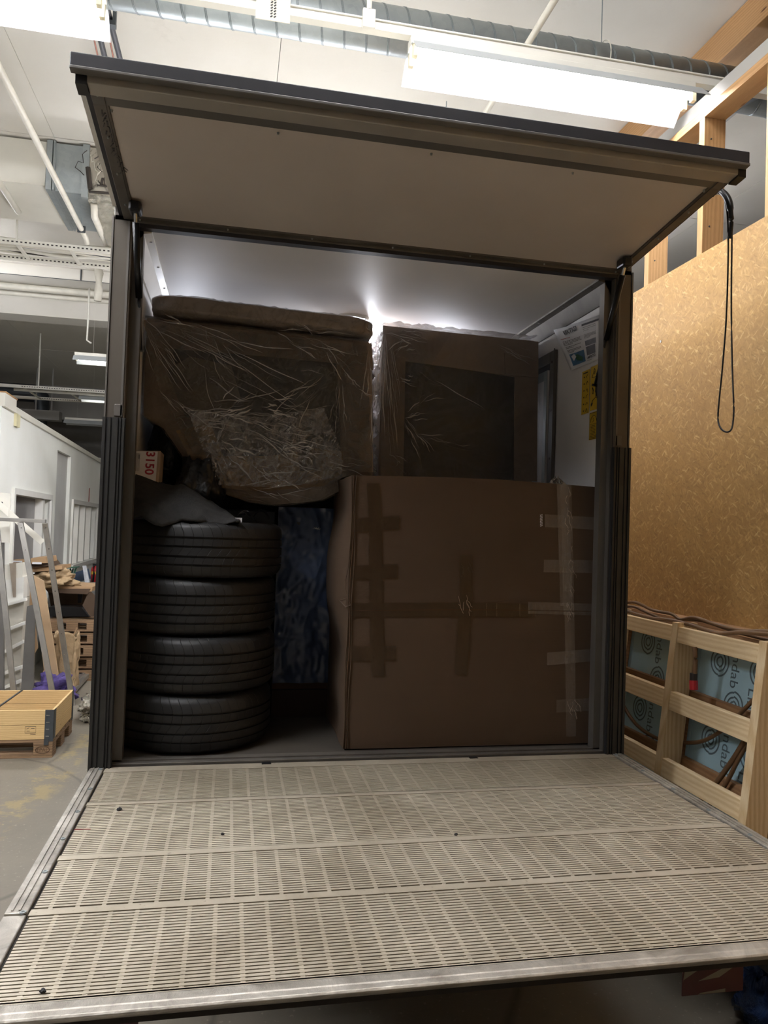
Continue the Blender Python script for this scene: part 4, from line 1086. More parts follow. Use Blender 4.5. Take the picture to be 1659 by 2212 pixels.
sheet_px([(727, 786), (803, 800), (806, 1020), (740, 1020), (736, 900)], yy - .006, 'cardboard_strip', 'cardwrap', c1)
sheet_px([(380, 930), (455, 915), (482, 985), (580, 985), (680, 968), (740, 975), (742, 1020), (700, 1050), (560, 1062), (440, 1050), (415, 1000)], yy - .009, 'cardboard_strip', 'cardlight', c1)
sheet_px([(642, 974), (680, 968), (684, 1014), (648, 1018)], yy - .014, 'cardboard_patch', 'card', c1)
sheet_px([(443, 960), (460, 938), (482, 985), (462, 992)], yy - .013, 'cardboard_patch', 'kraft', c1)
sheet_px([(520, 783), (640, 790), (590, 800), (540, 870), (505, 875)], yy - .002, 'grey_sleeve', 'darkpane', c1)
sheet_px([(360, 800), (410, 770), (500, 790), (520, 860), (470, 910), (400, 900)], yy - .007, 'foam_sheet', simple('foam', '857b70', .8, var=.2, bump=.4, bscale=12), c1)
sheet_px([(455, 930), (500, 905), (530, 940), (550, 985), (480, 985)], yy - .004, 'bubble_wrap', simple('bubwrap', '76726c', .5, var=.25, bump=.6, bscale=40), c1)
random.seed(31)
mb = MB()
for k in range(14):
    p = at(395 + random.uniform(0, 90), 790 + random.uniform(0, 45), 'y', yy - .010); mb.obox(p, p + Vector((random.uniform(-.008, .008), 0, random.uniform(.003, .012))), .003, .003)
mb.build('rust_speck', 'carddark', c1)
shell([Vector((p.x, p.y)) for p in D1], cen, C1Y + .0, 'clear_film', 'film', c1, .022, .016, 60, 4.0, .64, 4.0, 1.0, .012)
# second, slacker film layer
lay = [(300, 690), (500, 712), (803, 745), (806, 1010), (730, 1045), (620, 1050), (520, 985), (420, 985), (345, 850)]
def film_sheet(pxs, y, name, mat, par, nu=70, nv=60, amp=.02, freq=6, seed=0., hi=.01, ang=.6):
    P = [at(a, b, 'y', y) for a, b in pxs]; xs = [p.x for p in P]; zs = [p.z for p in P]
    x0, x1, z0, z1 = min(xs), max(xs), min(zs), max(zs); poly = [(p.x, p.z) for p in P]
    mb = MB(); idx = {}
    ca, sa = math.cos(ang), math.sin(ang)
    for i in range(nu + 1):
        for j in range(nv + 1):
            x = x0 + (x1 - x0) * i / nu; z = z0 + (z1 - z0) * j / nv
            if inside_poly(poly, x, z):
                a_, b_ = x * ca + z * sa, -x * sa + z * ca
                w_ = fbm((x * freq * .4, z * freq * .4, seed), 3)
                h = amp * fbm((a_ * freq * .5, b_ * freq * 1.6 + w_, seed), 4) + hi * ridged((a_ * freq * .6 + w_, b_ * freq * 3 + w_, seed + 7)) ** 10
                idx[(i, j)] = len(mb.v); mb.v.append(Vector((x, y - h, z)))
    for i in range(nu):
        for j in range(nv):
            q = [(i, j), (i + 1, j), (i + 1, j + 1), (i, j + 1)]
            if all(k in idx for k in q): mb.f.append(tuple(idx[k] for k in q))
    return mb.build(name, mat, par, smooth=True)
film_sheet(lay, C1Y - .03, 'clear_film', 'film', c1, 150, 110, .02, 9, 2.2, .012, .7)
film_sheet([(400, 880), (560, 900), (700, 880), (740, 975), (742, 1030), (600, 1055), (470, 1050)], C1Y - .042, 'clear_film', 'film', c1, 130, 80, .02, 14, 5.2, .012, 1.2)
folds(c1, 'film_fold_highlight', C1Y - .045, [(305, 685, 420, 860, 26, 26), (310, 685, 520, 760, 30, 22), (320, 690, 700, 900, 60, 30), (440, 720, 560, 860, 50, 20), (600, 720, 760, 760, 40, 18),
      (728, 800, 600, 900, 50, 26), (730, 810, 745, 960, 20, 16), (735, 800, 800, 860, 20, 12), (800, 745, 790, 1010, 10, 26), (400, 890, 620, 900, 40, 40), (520, 900, 740, 990, 40, 40),
      (440, 950, 480, 1050, 20, 22), (560, 1000, 640, 1070, 60, 30), (500, 1060, 700, 1040, 40, 26), (690, 1000, 800, 1030, 30, 26), (350, 850, 440, 930, 20, 20), (700, 740, 800, 850, 30, 14)], 41)
folds(c1, 'film_fold_highlight', C1Y - .06, [(470, 900, 560, 880, 30, 26), (560, 880, 700, 900, 30, 26), (480, 960, 560, 990, 25, 22), (600, 960, 690, 980, 25, 22)], 42, obs=.0018)
# flat wrapped package lying on top
p0 = at(320, 655, 'y', .45); p1 = at(817, 690, 'y', .45)
fp = thing('wrapped_flat_package', (.6, .5, 2.84), 'long flat beige package in plastic lying on top of the wrapped cabinet at the left', 'package')
def fpk(u, v):
    th = v * 2 * PI; x = .092 + u * (1.105 - .092)
    sl = -.028 * u
    e_ = 1 - .22 * (abs(2 * u - 1) ** 14)
    yy_ = .75 + .30 * e_ * max(-1, min(1, 1.25 * math.cos(th))); zz_ = 2.884 + sl + .040 * e_ * max(-1, min(1, 1.35 * math.sin(th)))
    nn = fbm((x * 5, yy_ * 4, zz_ * 9), 4) * .012
    return Vector((x + nn * .5, yy_ + nn, zz_ + nn * .6))
mb = MB().grid(90, 40, fpk)
mb.f.append(tuple(range(0, 41))); mb.f.append(tuple(90 * 41 + k for k in range(41)))
mb.build('padding', simple('beigewrap', 'a8988a', .5, var=.12, vscale=4, bump=.35, bscale=9, bdist=.02), fp, smooth=True)
mb = MB().grid(120, 56, lambda u, v: fpk(u, v) + Vector((0, 0, 0)) + (Vector((0, math.cos(v * 2 * PI), math.sin(v * 2 * PI))) * (.004 + .006 * ridged((u * 16, v * 5, 3.3)) ** 6)))
mb.build('clear_film', 'film', fp, smooth=True)
folds(fp, 'film_fold_highlight', .455, [(330, 660, 420, 700, 14, 10), (600, 680, 700, 725, 20, 12), (640, 690, 800, 725, 14, 14), (780, 690, 815, 720, 10, 8)], 47)

# ---- wrapped tall cabinet (right)
C2Y = .76
a = at(825, 700, 'y', C2Y); b = at(1165, 737, 'y', C2Y)
X0, X1, Z1 = a.x, min(b.x, BW - .085), a.z
c2 = thing('wrapped_cabinet', ((X0 + X1) / 2, C2Y, ZF), 'tall plastic-wrapped cabinet with brown cardboard edges and dark pane, behind the big box', 'furniture')
MB().box(X0 + .01, C2Y + .01, ZF + .002, X1 - .01, C2Y + .62, Z1 - .012).build('body', 'cardwrap', c2, bevel=.012)
sheet_px([(874, 780), (1113, 815), (1111, 1036), (870, 1034)], C2Y + .004, 'dark_pane', simple('darkpane2', '3d3d3e', .5, var=.1, vscale=2), c2)
sheet_px([(827, 703), (1163, 738), (1163, 815), (1112, 813), (874, 780), (827, 774)], C2Y - .002, 'cardboard_strip', 'cardwrap', c2, .008)
sheet_px([(1090, 762), (1163, 772), (1162, 816), (1092, 808)], C2Y - .010, 'cardboard_strip', 'cardlight' if False else 'cardwrap', c2, .008)
sheet_px([(1112, 812), (1162, 816), (1160, 1040), (1110, 1038)], C2Y - .002, 'cardboard_strip', 'cardwrap', c2, .008)
sheet_px([(827, 770), (876, 778), (871, 1036), (822, 1034)], C2Y - .002, 'cardboard_strip', 'cardwrap', c2, .008)
film_sheet([(824, 698), (1168, 735), (1164, 1045), (818, 1040)], C2Y - .018, 'clear_film', 'film_soft', c2, 110, 90, .010, 3, 8.0, .002, .35)
film_sheet([(820, 695), (980, 715), (925, 800), (900, 900), (915, 1040), (818, 1040)], C2Y - .03, 'clear_film', 'film_soft', c2, 80, 140, .018, 8, 3.0, .010, 1.9)
folds(c2, 'film_fold_highlight', C2Y - .042, [(830, 705, 850, 1030, 12, 50), (835, 715, 960, 740, 18, 26), (840, 760, 930, 730, 16, 20), (870, 900, 960, 860, 18, 22), (870, 900, 940, 1010, 16, 22), (860, 820, 920, 830, 20, 18),
      (880, 930, 1100, 990, 30, 10), (880, 800, 1100, 900, 40, 8), (1070, 745, 1160, 790, 12, 22), (845, 980, 900, 1030, 20, 16)], 43)
# gathered film at the left corner facing the lamp
mb = MB().grid(26, 150, lambda u, v: Vector((X0 - .012 - .03 * fbm((u * 3, v * 9, 1.7), 4) - .012 * ridged((u * 4, v * 16, 5)) ** 4, C2Y - .02 + u * .45, ZF + .9 + v * (Z1 - ZF - .9))))
mb.build('clear_film', 'film_heavy', c2, smooth=True)
MB().grid(60, 10, lambda u, v: Vector((X0 + u * (X1 - X0) * .98, C2Y - .02 + v * .3, Z1 - .002 + .018 * abs(fbm((u * 6, v * 3, 9), 4)) + .004 + (-.025 * u if False else 0)))).build('clear_film', 'film', c2, smooth=True)
# film on the gap side of the left cabinet
mb = MB().grid(20, 120, lambda u, v: Vector((1.125 + .012 * v * 0 + .02 * fbm((u * 3, v * 8, 7.7), 4) - (.015 * v), C1Y - .01 + u * .4, 2.12 + v * .68)))
mb.build('clear_film', 'film_heavy', c1, smooth=True)
# ---- dark blue film-wrapped panel behind, and the dark base under it
bp = thing('blue_wrapped_panel', (.7, .66, 1.17), 'dark panel wrapped in shiny blue-tinted film between the tyres and the big box', 'package')
MB().box(.705, .69, 1.165, .985, 1.15, 1.99).build('body', 'darkpane', bp, bevel=.01)
MB().box(.068, .785, 1.165, .70, 1.15, 1.985).build('body', 'darkpane', bp, bevel=.01)  # deeper body, added to cover the bright gap above the tyres
MB().grid(70, 80, lambda u, v: Vector((.70 + u * .29, .676 - .018 * fbm((u * 1.2, v * 3.5, 3.1), 4) - .012 * ridged((u * 2 + v * 3, v * 4 - u * .7, 1.0)) ** 8, 1.15 + v * .85))).build('blue_film', 'bluefilm', bp, smooth=True)
for px, py in ((685, 1142),):
    c0 = at(px, py, 'y', .625); mb = MB()
    for k in range(7):
        an = k * 2.4; mb.tube([c0, c0 + Vector((.02 * math.cos(an), .01, .009 * math.sin(an)))], [.0022, .0005], 4)
    mb.build('film_pucker', 'bubble', bp)
MB().box(.069, .787, ZF + .002, .70, 1.15, 1.163).build('lower_body', 'blackbag', bp)
rbk = tag(MB().box(.068, 1.16, ZF + .002, 1.13, 1.5, 2.86).build('light_block', 'blackbag', bevel=.02), 'tall dark block added deep in the truck to stop light behind the torn cabinet', 'package')  # added to block the lit interior showing past the cabinet
db = thing('dark_wooden_base', (.55, .7, ZF), 'low dark wooden base on the truck floor under the blue wrapped panel', 'pallet')
MB().box(.70, .70, ZF + .135, .985, 1.14, ZF + .165).build('top_board', 'carddark', db)
MB().box(.70, .69, ZF + .002, .985, .715, ZF + .132).build('front_board', simple('darkwood', '2e1d17', .7), db)
MB().box(.70, 1.1, ZF + .002, .985, 1.125, ZF + .132).build('rear_board', 'darkwood', db)

# ---- small box with white label, red 3150
lb = thing('labelled_carton', (.17, .36, 1.95), 'small carton with red-marked white label, on the grey blanket', 'box')
A, B_, C_, D_ = at(279, 973, 'y', .33), at(341, 974, 'y', .33), at(336, 1040, 'y', .33), at(277, 1035, 'y', .33)
R2 = at(350, 977, 'y', .36); R3 = at(350, 1043, 'y', .36)
zt = A.z
MB().prism([D_ + Vector((-.004, 0, -.03)), C_ + Vector((.012, 0, -.03)), B_ + Vector((.012, 0, 0)), A + Vector((-.004, 0, 0))], (.0, .16, 0)).build('carton', 'cardwrap', lb, bevel=.003)
lbl = MB().prism([D_ + Vector((.0, -.002, -.025)), C_ + Vector((0, -.002, -.025)), B_ + Vector((0, -.002, -.003)), A + Vector((0, -.002, -.003))], (0, .001, 0)).build('label', 'labelwhite', lb)
dn = (C_ - B_).normalized(); rt = Vector((1, 0, 0))
text('3150', .050, B_ + Vector((-.045, -.0035, -.004)), dn, rt, 'handwriting', 'inkred', lb, bold=.001)
m_ = MB()
for k in range(9):
    o_ = A + Vector((.008 + k * .0045, -.0032, -.01)); m_.obox(o_, o_ + Vector((-.001, 0, -.075)), .0006, .0009)
m_.build('label_print', 'inkgrey', lb)
MB().obox(A + Vector((.042, -.0034, -.016)), A + Vector((.042, -.0034, -.034)), .001, .012).build('label_print', 'ink', lb)

# ---- grey moving blanket on the tyres
def blanket(u, v):
    # u left..right, v front-bottom .. back-top
    x = .075 + u * .44
    prof_y = .12 + .32 * v ** 1.3
    topz = 2.11 - .05 * min(1, u * 3) - .20 * max(0, u - .42) ** 1.3 * 1.5
    low = 1.906 + .012 * math.sin(u * 14)
    z = low + (topz - low) * min(1, (v * 1.25)) ** .75
    if u < .2: z = max(z, low)
    f_ = .016 * fbm((x * 7, prof_y * 5, z * 7), 4) + .01 * math.sin(u * 18 + v * 7) * (1 - v)
    return Vector((x, prof_y + f_ - .02 * math.sin(v * PI), z + f_ * .6))
bk = MB().grid(60, 36, blanket).build('moving_blanket', 'fabricgrey', smooth=True, solid=.006)
tag(bk, 'dark grey felt blanket heaped on the topmost tyre below the labelled carton', 'blanket')
tag(MB().grid(16, 20, lambda u, v: Vector((.068 + u * .50, .78 + .03 * fbm((u * 3, v * 4, 2), 3), 1.99 + v * .55))).build('dark_dust_sheet', 'blackbag', smooth=True, solid=.01), 'black plastic sheet hanging behind the wrapped cabinet at the left wall', 'sheet') if False else None
# black bag, and a larger one added to cover a lit gap
def blob(c, s, seed, amp=.2, n=28, m=18, flat=True):
    c = Vector(c); mb = MB()
    def fn(u, v):
        th, ph = u * 2 * PI, (v - .5) * PI
        d = Vector((math.cos(th) * math.cos(ph), math.sin(th) * math.cos(ph), math.sin(ph)))
        k = 1 + amp * fbm((d.x * 1.7 + seed, d.y * 1.7, d.z * 1.7), 4)
        p = Vector((c.x + d.x * s[0] * k, c.y + d.y * s[1] * k, c.z + d.z * s[2] * k))
        if flat: p.z = max(p.z, c.z - s[2] * .8)
        return p
    return mb.grid(n, m, fn)
tag(blob((.18, .85, 2.24), (.11, .26, .22), 4.0, .15).build('black_bag', 'blackbag', smooth=True), 'large black bag added to darken the lit corner behind the labelled carton', 'bag')
tag(blob((.33, .52, 2.06), (.10, .11, .15), 2.0, .35).build('black_bag', 'blackbag', smooth=True), 'black plastic bag on the top tyre between the carton and the wrapped cabinet', 'bag')
# clear plastic piece and small white tag on the tyre
tg = thing('clear_plastic_piece', (.56, .2, 1.92), 'curved clear plastic piece with a small white tag on the topmost tyre', 'plastic')
MB().grid(16, 12, lambda u, v: Vector((.485 + u * .1, .22 + .07 * v - .04 * math.sin(u * PI), 1.918 + .05 * math.sin(u * PI) * (1 - .4 * v)))).build('shell', 'film', tg, smooth=True)
MB().grid(14, 8, lambda u, v: Vector((.57 + u * .07, .24 + .07 * v, 1.925 + .05 * math.sin(u * 2.4 + .4) - .01 * v))).build('strip', 'blackplastic', tg, smooth=True)
q = at(508, 1122, 'y', .19)
MB().box(q.x, .19, 1.912, q.x + .028, .20, 1.912 + .022).build('tag', 'labelwhite', tg)
MB().box(q.x + .012, .189, 1.918, q.x + .018, .19, 1.928).build('tag_print', 'ink', tg)

# ================================================================== RIGHT SIDE: leaning stud frame with insulation
def fr(y, z, d=0.0):
    """point on the leaning frame: y along the wall, z height, d depth behind the front face"""
    x = 2.335 + .118 * z * .95
    return Vector((x + d, y, z))
sf = thing('stud_frame_panel', (2.34, 0, 0), 'pine stud frame panel leaning against the OSB wall, backed with printed blue board', 'panel')
def fbar(mb, y0, y1, z0, z1, d0, d1):
    p = [fr(y, z, d) for z in (z0, z1) for y, d in ((y0, d0), (y1, d0), (y1, d1), (y0, d1))]
    return mb.add(p, [(0, 3, 2, 1), (4, 5, 6, 7), (0, 1, 5, 4), (1, 2, 6, 5), (2, 3, 7, 6), (3, 0, 4, 7)])
def ypx(px, py, x=None):
    # solve y on the frame plane
    z = 1.2
    for _ in range(12):
        p = at(px, py, 'x', 2.335 + .1121 * z); z = p.z
    return p.y, p.z
ya_, zt_ = ypx(1465, 1356); yb_, _ = ypx(1457, 1353)
ZFT = zt_ + .01; ys_ = ya_
SP = ya_ - ypx(1658, 1398)[0]
print('stud', ya_, yb_, 'spacing', SP, 'top', zt_, 'left wide face', ypx(1334, 1326), ypx(1352, 1330))
FB = .43                                             # the frame stands on a low plinth
studs_y = [ys_ + SP * k for k in (2, 1, 0, -1)]
for y in studs_y:
    fbar(MB(), y, y + .045, FB, ZFT + .012, -.004, .098).build('stud', 'pine_z', sf, bevel=.002)
    fbar(MB(), y + .03, y + .075, FB, ZFT - .02, .13, .20).build('back_stud', 'back_wood', sf)
def rail_z(pa, pb): return ypx(*pb)[1], ypx(*pa)[1]
rz = [rail_z((1500, 1362), (1500, 1398)), rail_z((1485, 1507), (1480, 1548)), rail_z((1464, 1655), (1460, 1695))]
for z0, z1 in rz:
    for k in range(3):
        fbar(MB(), studs_y[k + 1] + .047, studs_y[k] - .002, z0, z1, -.0, .045 if k == 9 else .03).build('rail', 'pine_x', sf, bevel=.002)
    fbar(MB(), studs_y[3], studs_y[0] + .05, z0 - .005, z1 + .0, .105, .13).build('back_rail', 'back_wood', sf)
fbar(MB(), studs_y[3] - .3, studs_y[0] + .3, ZFT - .02, ZFT + .01, .14, .3).build('back_rail', 'back_wood', sf)
tag(MB().box(2.34, .22, 0, 2.72, 1.9, FB).box(2.5, -.9, .3, 2.72, .22, FB).build('plinth', 'chassis'), 'dark low plinth under the leaning stud frame, hidden behind the tail lift', 'plinth')
# blue printed insulation boards behind the frame
def logo(mb, c, R, d=.1325):
    def arc(r0, r1, a0, a1, sh):
        n_ = 22; vs = []
        for i in range(n_ + 1):
            t = a0 + (a1 - a0) * i / n_
            for r_ in (r0, r1): vs.append(fr(c[0] - r_ * math.cos(t) , c[1] + sh + r_ * math.sin(t), d))
        mb.add(vs, [(2 * i, 2 * i + 1, 2 * i + 3, 2 * i + 2) for i in range(n_)])
    g = R * .13
    for k, rr in enumerate((1.0, .66, .36)):
        arc(R * rr - g, R * rr, PI / 2, 3 * PI / 2, 0); arc(R * rr - g * 1.0 + g * .5, R * rr + g * .5, -PI / 2, PI / 2, 0)
zz0 = FB + .02
bays = [(studs_y[k + 1] + .004, studs_y[k] + .002) for k in range(3)][::-1]
for bi, (y0, y1) in enumerate(bays):
    ib = fbar(MB(), y0 , y1, zz0, ZFT - .03, .134, .140).build('insulation_board', 'blueins', sf)
    k = 0
    zc = ZFT - .14; row = 0; mbl = MB()
    while zc > .56:
        yc = y1 - .14 - (.12 if row % 2 else 0)
        while yc > y0 + .08:
            logo(mbl, (yc, zc), .062); 
            # words run downwards, beside the rings
            if True:
                text('Lindab', .075, fr(yc - .135 + .05, zc + .10, .1325), fr(0, -1) - fr(0, 0), (0, -1, 0), 'print_name', 'printgrey', ib, depth=.0)
            yc -= .26
        zc -= .17; row += 1
    mbl.build('print_rings', 'printgrey', ib)
# cables lying on top of the frame
def pcab(pxs, x, r_, label, mat='cable', k=8, group='brown cables along the top of the leaning frame'):
    pts = cr([at(p[0], p[1], 'x', p[2] if len(p) > 2 else x) for p in pxs], k)
    return tag(MB().tube(pts, r_, 8).build('power_cable', mat, smooth=True), label, 'cable', group)
pcab([(1325, 1312), (1345, 1303), (1375, 1302), (1410, 1318), (1450, 1326), (1470, 1338), (1500, 1334), (1550, 1350), (1600, 1362), (1659, 1364), (1720, 1372)], 2.56, .008, 'upper brown cable looping along the top of the leaning frame')
pcab([(1325, 1306), (1350, 1318), (1400, 1334), (1450, 1340), (1500, 1352), (1550, 1368), (1600, 1366), (1659, 1370), (1720, 1380)], 2.54, .009, 'lower thick brown cable resting on the leaning frame')
pcab([(1330, 1314), (1365, 1310), (1400, 1324), (1440, 1340), (1480, 1338), (1520, 1342), (1580, 1362), (1640, 1378), (1700, 1390)], 2.58, .007, 'thin brown cable between two thicker ones on the frame')
pcab([(1500, 1398, 2.47), (1502, 1420, 2.47), (1501, 1465, 2.47)], 2.5, .010, 'short brown cable hanging in the upper right bay to a red plug', group=None)
c0 = at(1498, 1472, 'x', 2.465)
rp = thing('red_plug', c0, 'red cable plug hanging in front of the blue board', 'plug')
MB().tube([c0 + Vector((0, 0, .035)), c0 + Vector((0, 0, .005))], .016, 12).build('gland', 'cabledark', rp); MB().tube([c0 + Vector((0, 0, .005)), c0 + Vector((0, -.004, -.035))], .018, 12).build('plug_body', 'redplastic', rp)
pcab([(1334, 1485, 2.5), (1350, 1530, 2.53), (1380, 1570, 2.54), (1425, 1597, 2.55), (1470, 1604, 2.55), (1520, 1600, 2.55), (1570, 1570, 2.55), (1610, 1530, 2.55), (1645, 1495, 2.56), (1680, 1470, 2.58)], 2.42, .009, 'brown cable sagging in a long curve behind the frame studs', group=None)
pcab([(1480, 1765, 2.47), (1540, 1700, 2.50), (1570, 1660, 2.51), (1600, 1615, 2.52), (1625, 1570, 2.52), (1650, 1530, 2.53), (1690, 1470, 2.55)], 2.42, .011, 'dark brown cable rising steeply at the right bay', group='pair of dark cables rising in the right bay')
pcab([(1500, 1775, 2.48), (1560, 1705, 2.51), (1590, 1650, 2.52), (1612, 1610, 2.53), (1640, 1560, 2.54), (1659, 1520, 2.54), (1700, 1470, 2.56)], 2.42, .009, 'second dark cable just right of the steep one', group='pair of dark cables rising in the right bay')
# ---- blue bag at the lower right corner
bg = thing('blue_carrier_bag', (1.95, -.9, .0), 'crumpled blue carrier bag on the floor at the bottom right corner', 'bag')
q = at(1650, 2150, 'y', -.35)
blob((2.60, -.36, .13), (.085, .12, .16), 5.0, .5, 40, 30).build('bag_body', 'bluebag', bg, smooth=True)

# ================================================================== LEFT SIDE FLOOR OBJECTS
# pallet with collar
PX1, PY0 = -.86, 3.46; PX0, PY1 = PX1 - 1.2, PY0 + .76
pt = thing('wooden_pallet', (PX1 - .6, PY0, 0), 'weathered EPAL pallet on the floor at the left edge, under the timber collar', 'pallet')
for y0 in (PY0, PY0 + .31, PY0 + .62):
    MB().box(PX0, y0, 0, PX1, y0 + .14, .022).build('bottom_board', 'pallet_wood', pt)
    for x0 in (PX0, PX0 + .53, PX1 - .145):
        bl = MB().box(x0, y0 + .004, .022, x0 + .145, y0 + .136, .10).build('block', 'pallet_wood', pt, bevel=.006)
    MB()
for x0 in (PX0, PX0 + .53, PX1 - .145): MB().box(x0, PY0, .10, x0 + .145, PY1, .122).build('stringer_board', 'pallet_wood', pt)
for k in range(5): MB().box(PX0, PY0 + k * .16, .122, PX1, PY0 + k * .16 + .12, .144).build('top_board', 'pallet_wood', pt)
el = MB(); cx_, cz_ = PX1 - .075, .062
el.tube([(cx_ + .052 * math.cos(t), PY0 + .002, cz_ + .028 * math.sin(t)) for t in [2 * PI * i / 28 for i in range(29)]], .0022, 4, False)
el.build('stamp_oval', 'carddark', pt)
text('EPAL', .04, (cx_, PY0 + .002, cz_ - .013), (1, 0, 0), (0, 0, 1), 'stamp_name', 'carddark', pt, depth=.0008, align='CENTER')
ch_ = .235
co = thing('pallet_collar', (PX1 - .6, PY0, .144), 'light pine folding collar with steel corner hinges standing on the pallet', 'crate')
for z0 in (.146, .146 + ch_ / 2):
    z1 = z0 + ch_ / 2 - .003
    MB().box(PX0, PY0, z0, PX1 - .0, PY0 + .02, z1).build('plank', 'collar_pine', co, bevel=.002)
    MB().box(PX0, PY1 - .02, z0, PX1 - .0, PY1, z1).build('plank', 'collar_pine', co, bevel=.002)
    MB().box(PX1 - .02, PY0 + .021, z0, PX1, PY1 - .021, z1).build('plank', 'collar_pine', co, bevel=.002)
    MB().box(PX0, PY0 + .021, z0, PX0 + .02, PY1 - .021, z1).build('plank', 'collar_pine', co, bevel=.002)
hg = MB().box(PX1 - .065, PY0 - .003, .13, PX1 + .003, PY0 - .0005, .146 + ch_).box(PX1 + .0005, PY0 - .003, .146, PX1 + .003, PY0 + .07, .146 + ch_).box(PX1 - .065, PY0 - .006, .10, PX1 - .03, PY0 - .003, .15).build('corner_hinge', 'galvdark', co)
MB().box(PX1 + .0005, PY1 - .06, .12, PX1 + .003, PY1, .146 + ch_).build('corner_hinge', 'galvdark', co)
for k in range(4): MB().box(PX1 - .055, PY0 - .0045, .17 + k * .055, PX1 - .03, PY0 - .003, .175 + k * .055).build('rivet', 'chrome', co)
m_ = MB()
sx0, sz0 = PX1 - .21, .2
for a_, b__ in (((0, 0), (.08, 0)), ((.08, 0), (.08, .05)), ((.08, .05), (0, .05)), ((0, .05), (0, 0)), ((.01, .03), (.03, .04)), ((.045, .035), (.07, .035)), ((.012, .015), (.035, .015)), ((.04, -.01), (.08, -.012))):
    m_.obox((sx0 + a_[0], PY0 - .0008, sz0 + a_[1]), (sx0 + b__[0], PY0 - .0008, sz0 + b__[1]), .001, .003)
m_.build('stamp_mark', 'ink', co)
# aluminium bar lying across the collar
a = at(48, 1491, 'z', .4); b = at(0, 1525, 'z', .39)
tag(MB().obox(a, b + (b - a) * .4, .012, .01).build('metal_strip', 'galvdark'), 'thin dark strip lying diagonally across the pallet collar', 'strip')

# step ladder
LYY = 4.75
def lp_(px, py, y=LYY): return at(px, py, 'y', y)
ld = thing('step_ladder', (-1.4, LYY, 0), 'aluminium trestle ladder standing behind the pallet at the left edge', 'ladder')
def leg(p_top, p_bot, y0, y1, w=.05, name='leg'):
    a = lp_(*p_top, y0); b = lp_(*p_bot, y1)
    d = (b - a); k = -b.z / d.z if d.z else 0
    b = b + d * max(0, k) if b.z > 0 else b
    MB().obox(a, b, w, .028, (0, 1, 0)).build(name, 'ladder_alu', ld, bevel=.003)
leg((44, 1128), (112, 1490), LYY, 4.62); leg((97, 1130), (150, 1475), LYY + .1, 5.2)
leg((-8, 1130), (28, 1480), LYY, 4.62)
a, b = lp_(-15, 1121), lp_(99, 1126)
MB().obox(a, b, .06, .035).build('top_rail', 'ladder_alu', ld, bevel=.003)
random.seed(2)
for k in range(7):
    t = k / 7; p = lp_(44 + (112 - 44) * t * .95 + 2, 1140 + 340 * t, LYY - .03); MB().tube([p, p + Vector((0, -.006, 0))], .006, 6).build('rivet', 'chrome', ld)
    p = lp_(99 + 50 * t * .95, 1140 + 320 * t, LYY + .05); MB().tube([p, p + Vector((0, -.006, 0))], .006, 6).build('rivet', 'chrome', ld)
tag(MB().obox(at(-10, 1083, 'y', 4.95), at(92, 1172, 'y', 5.1), .02, .06).build('white_batten', 'white'), 'white batten leaning diagonally through the trestle ladder', 'batten')
# white board with holes at far left
wb = thing('white_end_panel', at(10, 1120, 'y', 4.98), 'white panel with a dark hole at the left edge behind the ladder', 'panel')
MB().prism([at(a, b, 'y', 4.98) for a, b in ((-30, 1060), (22, 1066), (20, 1172), (-30, 1172))], (0, .02, 0)).build('board', 'white', wb)
MB().tube([at(4, 1086, 'y', 4.978), at(4, 1086, 'y', 4.97)], .01, 8).build('hole', 'ink', wb)
MB().prism([at(a, b, 'y', 5.0) for a, b in ((-25, 1172), (8, 1172), (8, 1500), (-25, 1500))], (0, .03, 0)).build('post', 'steelgrey', wb)
# white slatted rack
rk = thing('white_drawer_rack', at(30, 1490, 'y', 5.5), 'white rack of slanted shelves standing behind the ladder', 'rack')
RY = 5.45
MB().prism([at(a, b, 'y', RY) for a, b in ((2, 1222), (50, 1215), (48, 1252), (10, 1254))], (0, .3, 0)).build('upper_bin', 'white', rk)
MB().prism([at(a, b, 'y', RY - .02) for a, b in ((20, 1217), (34, 1216), (34, 1290), (28, 1290))], (0, .005, 0)).build('stripe', simple('taupe', '96897a', .6), rk)
MB().prism([at(a, b, 'y', RY - .01) for a, b in ((10, 1254), (52, 1246), (50, 1292), (16, 1302))], (0, .3, 0)).build('front_bin', 'whitegloss', rk)
for k, (y0_, y1_) in enumerate(((1303, 1294), (1362, 1345), (1412, 1385), (1452, 1440), (1485, 1470))):
    MB().obox(at(-20, y0_ + 12, 'y', RY - .03), at(58 - k * 3, y1_, 'y', RY - .03), .05, .035).build('shelf_edge', 'whitegloss', rk, bevel=.004)
MB().prism([at(a, b, 'y', RY + .02) for a, b in ((0, 1300), (52, 1292), (42, 1490), (-5, 1490))], (0, .25, 0)).build('bin_wall', simple('binshade', 'bdb8ab', .6), rk)
tag(MB().prism([at(a, b, 'y', 5.25) for a, b in ((58, 1310), (76, 1305), (72, 1495), (45, 1495))], (0, .03, 0)).build('grey_board', 'steelgrey'), 'narrow grey board standing between the rack and the ladder legs', 'board')
tag(MB().prism([at(a, b, 'y', 5.6) for a, b in ((70, 1242), (94, 1255), (126, 1460), (98, 1475))], (0, .03, 0)).build('fibreboard_plank', simple('fibre', 'b79a78', .7, var=.08)), 'tall tan fibreboard plank leaning behind the ladder', 'board')
tag(MB().prism([at(a, b, 'y', 5.7) for a, b in ((46, 1232), (62, 1240), (82, 1400), (70, 1420))], (0, .02, 0)).build('fibreboard_plank', 'fibre'), 'second tan plank, half hidden left of the taller one', 'board')
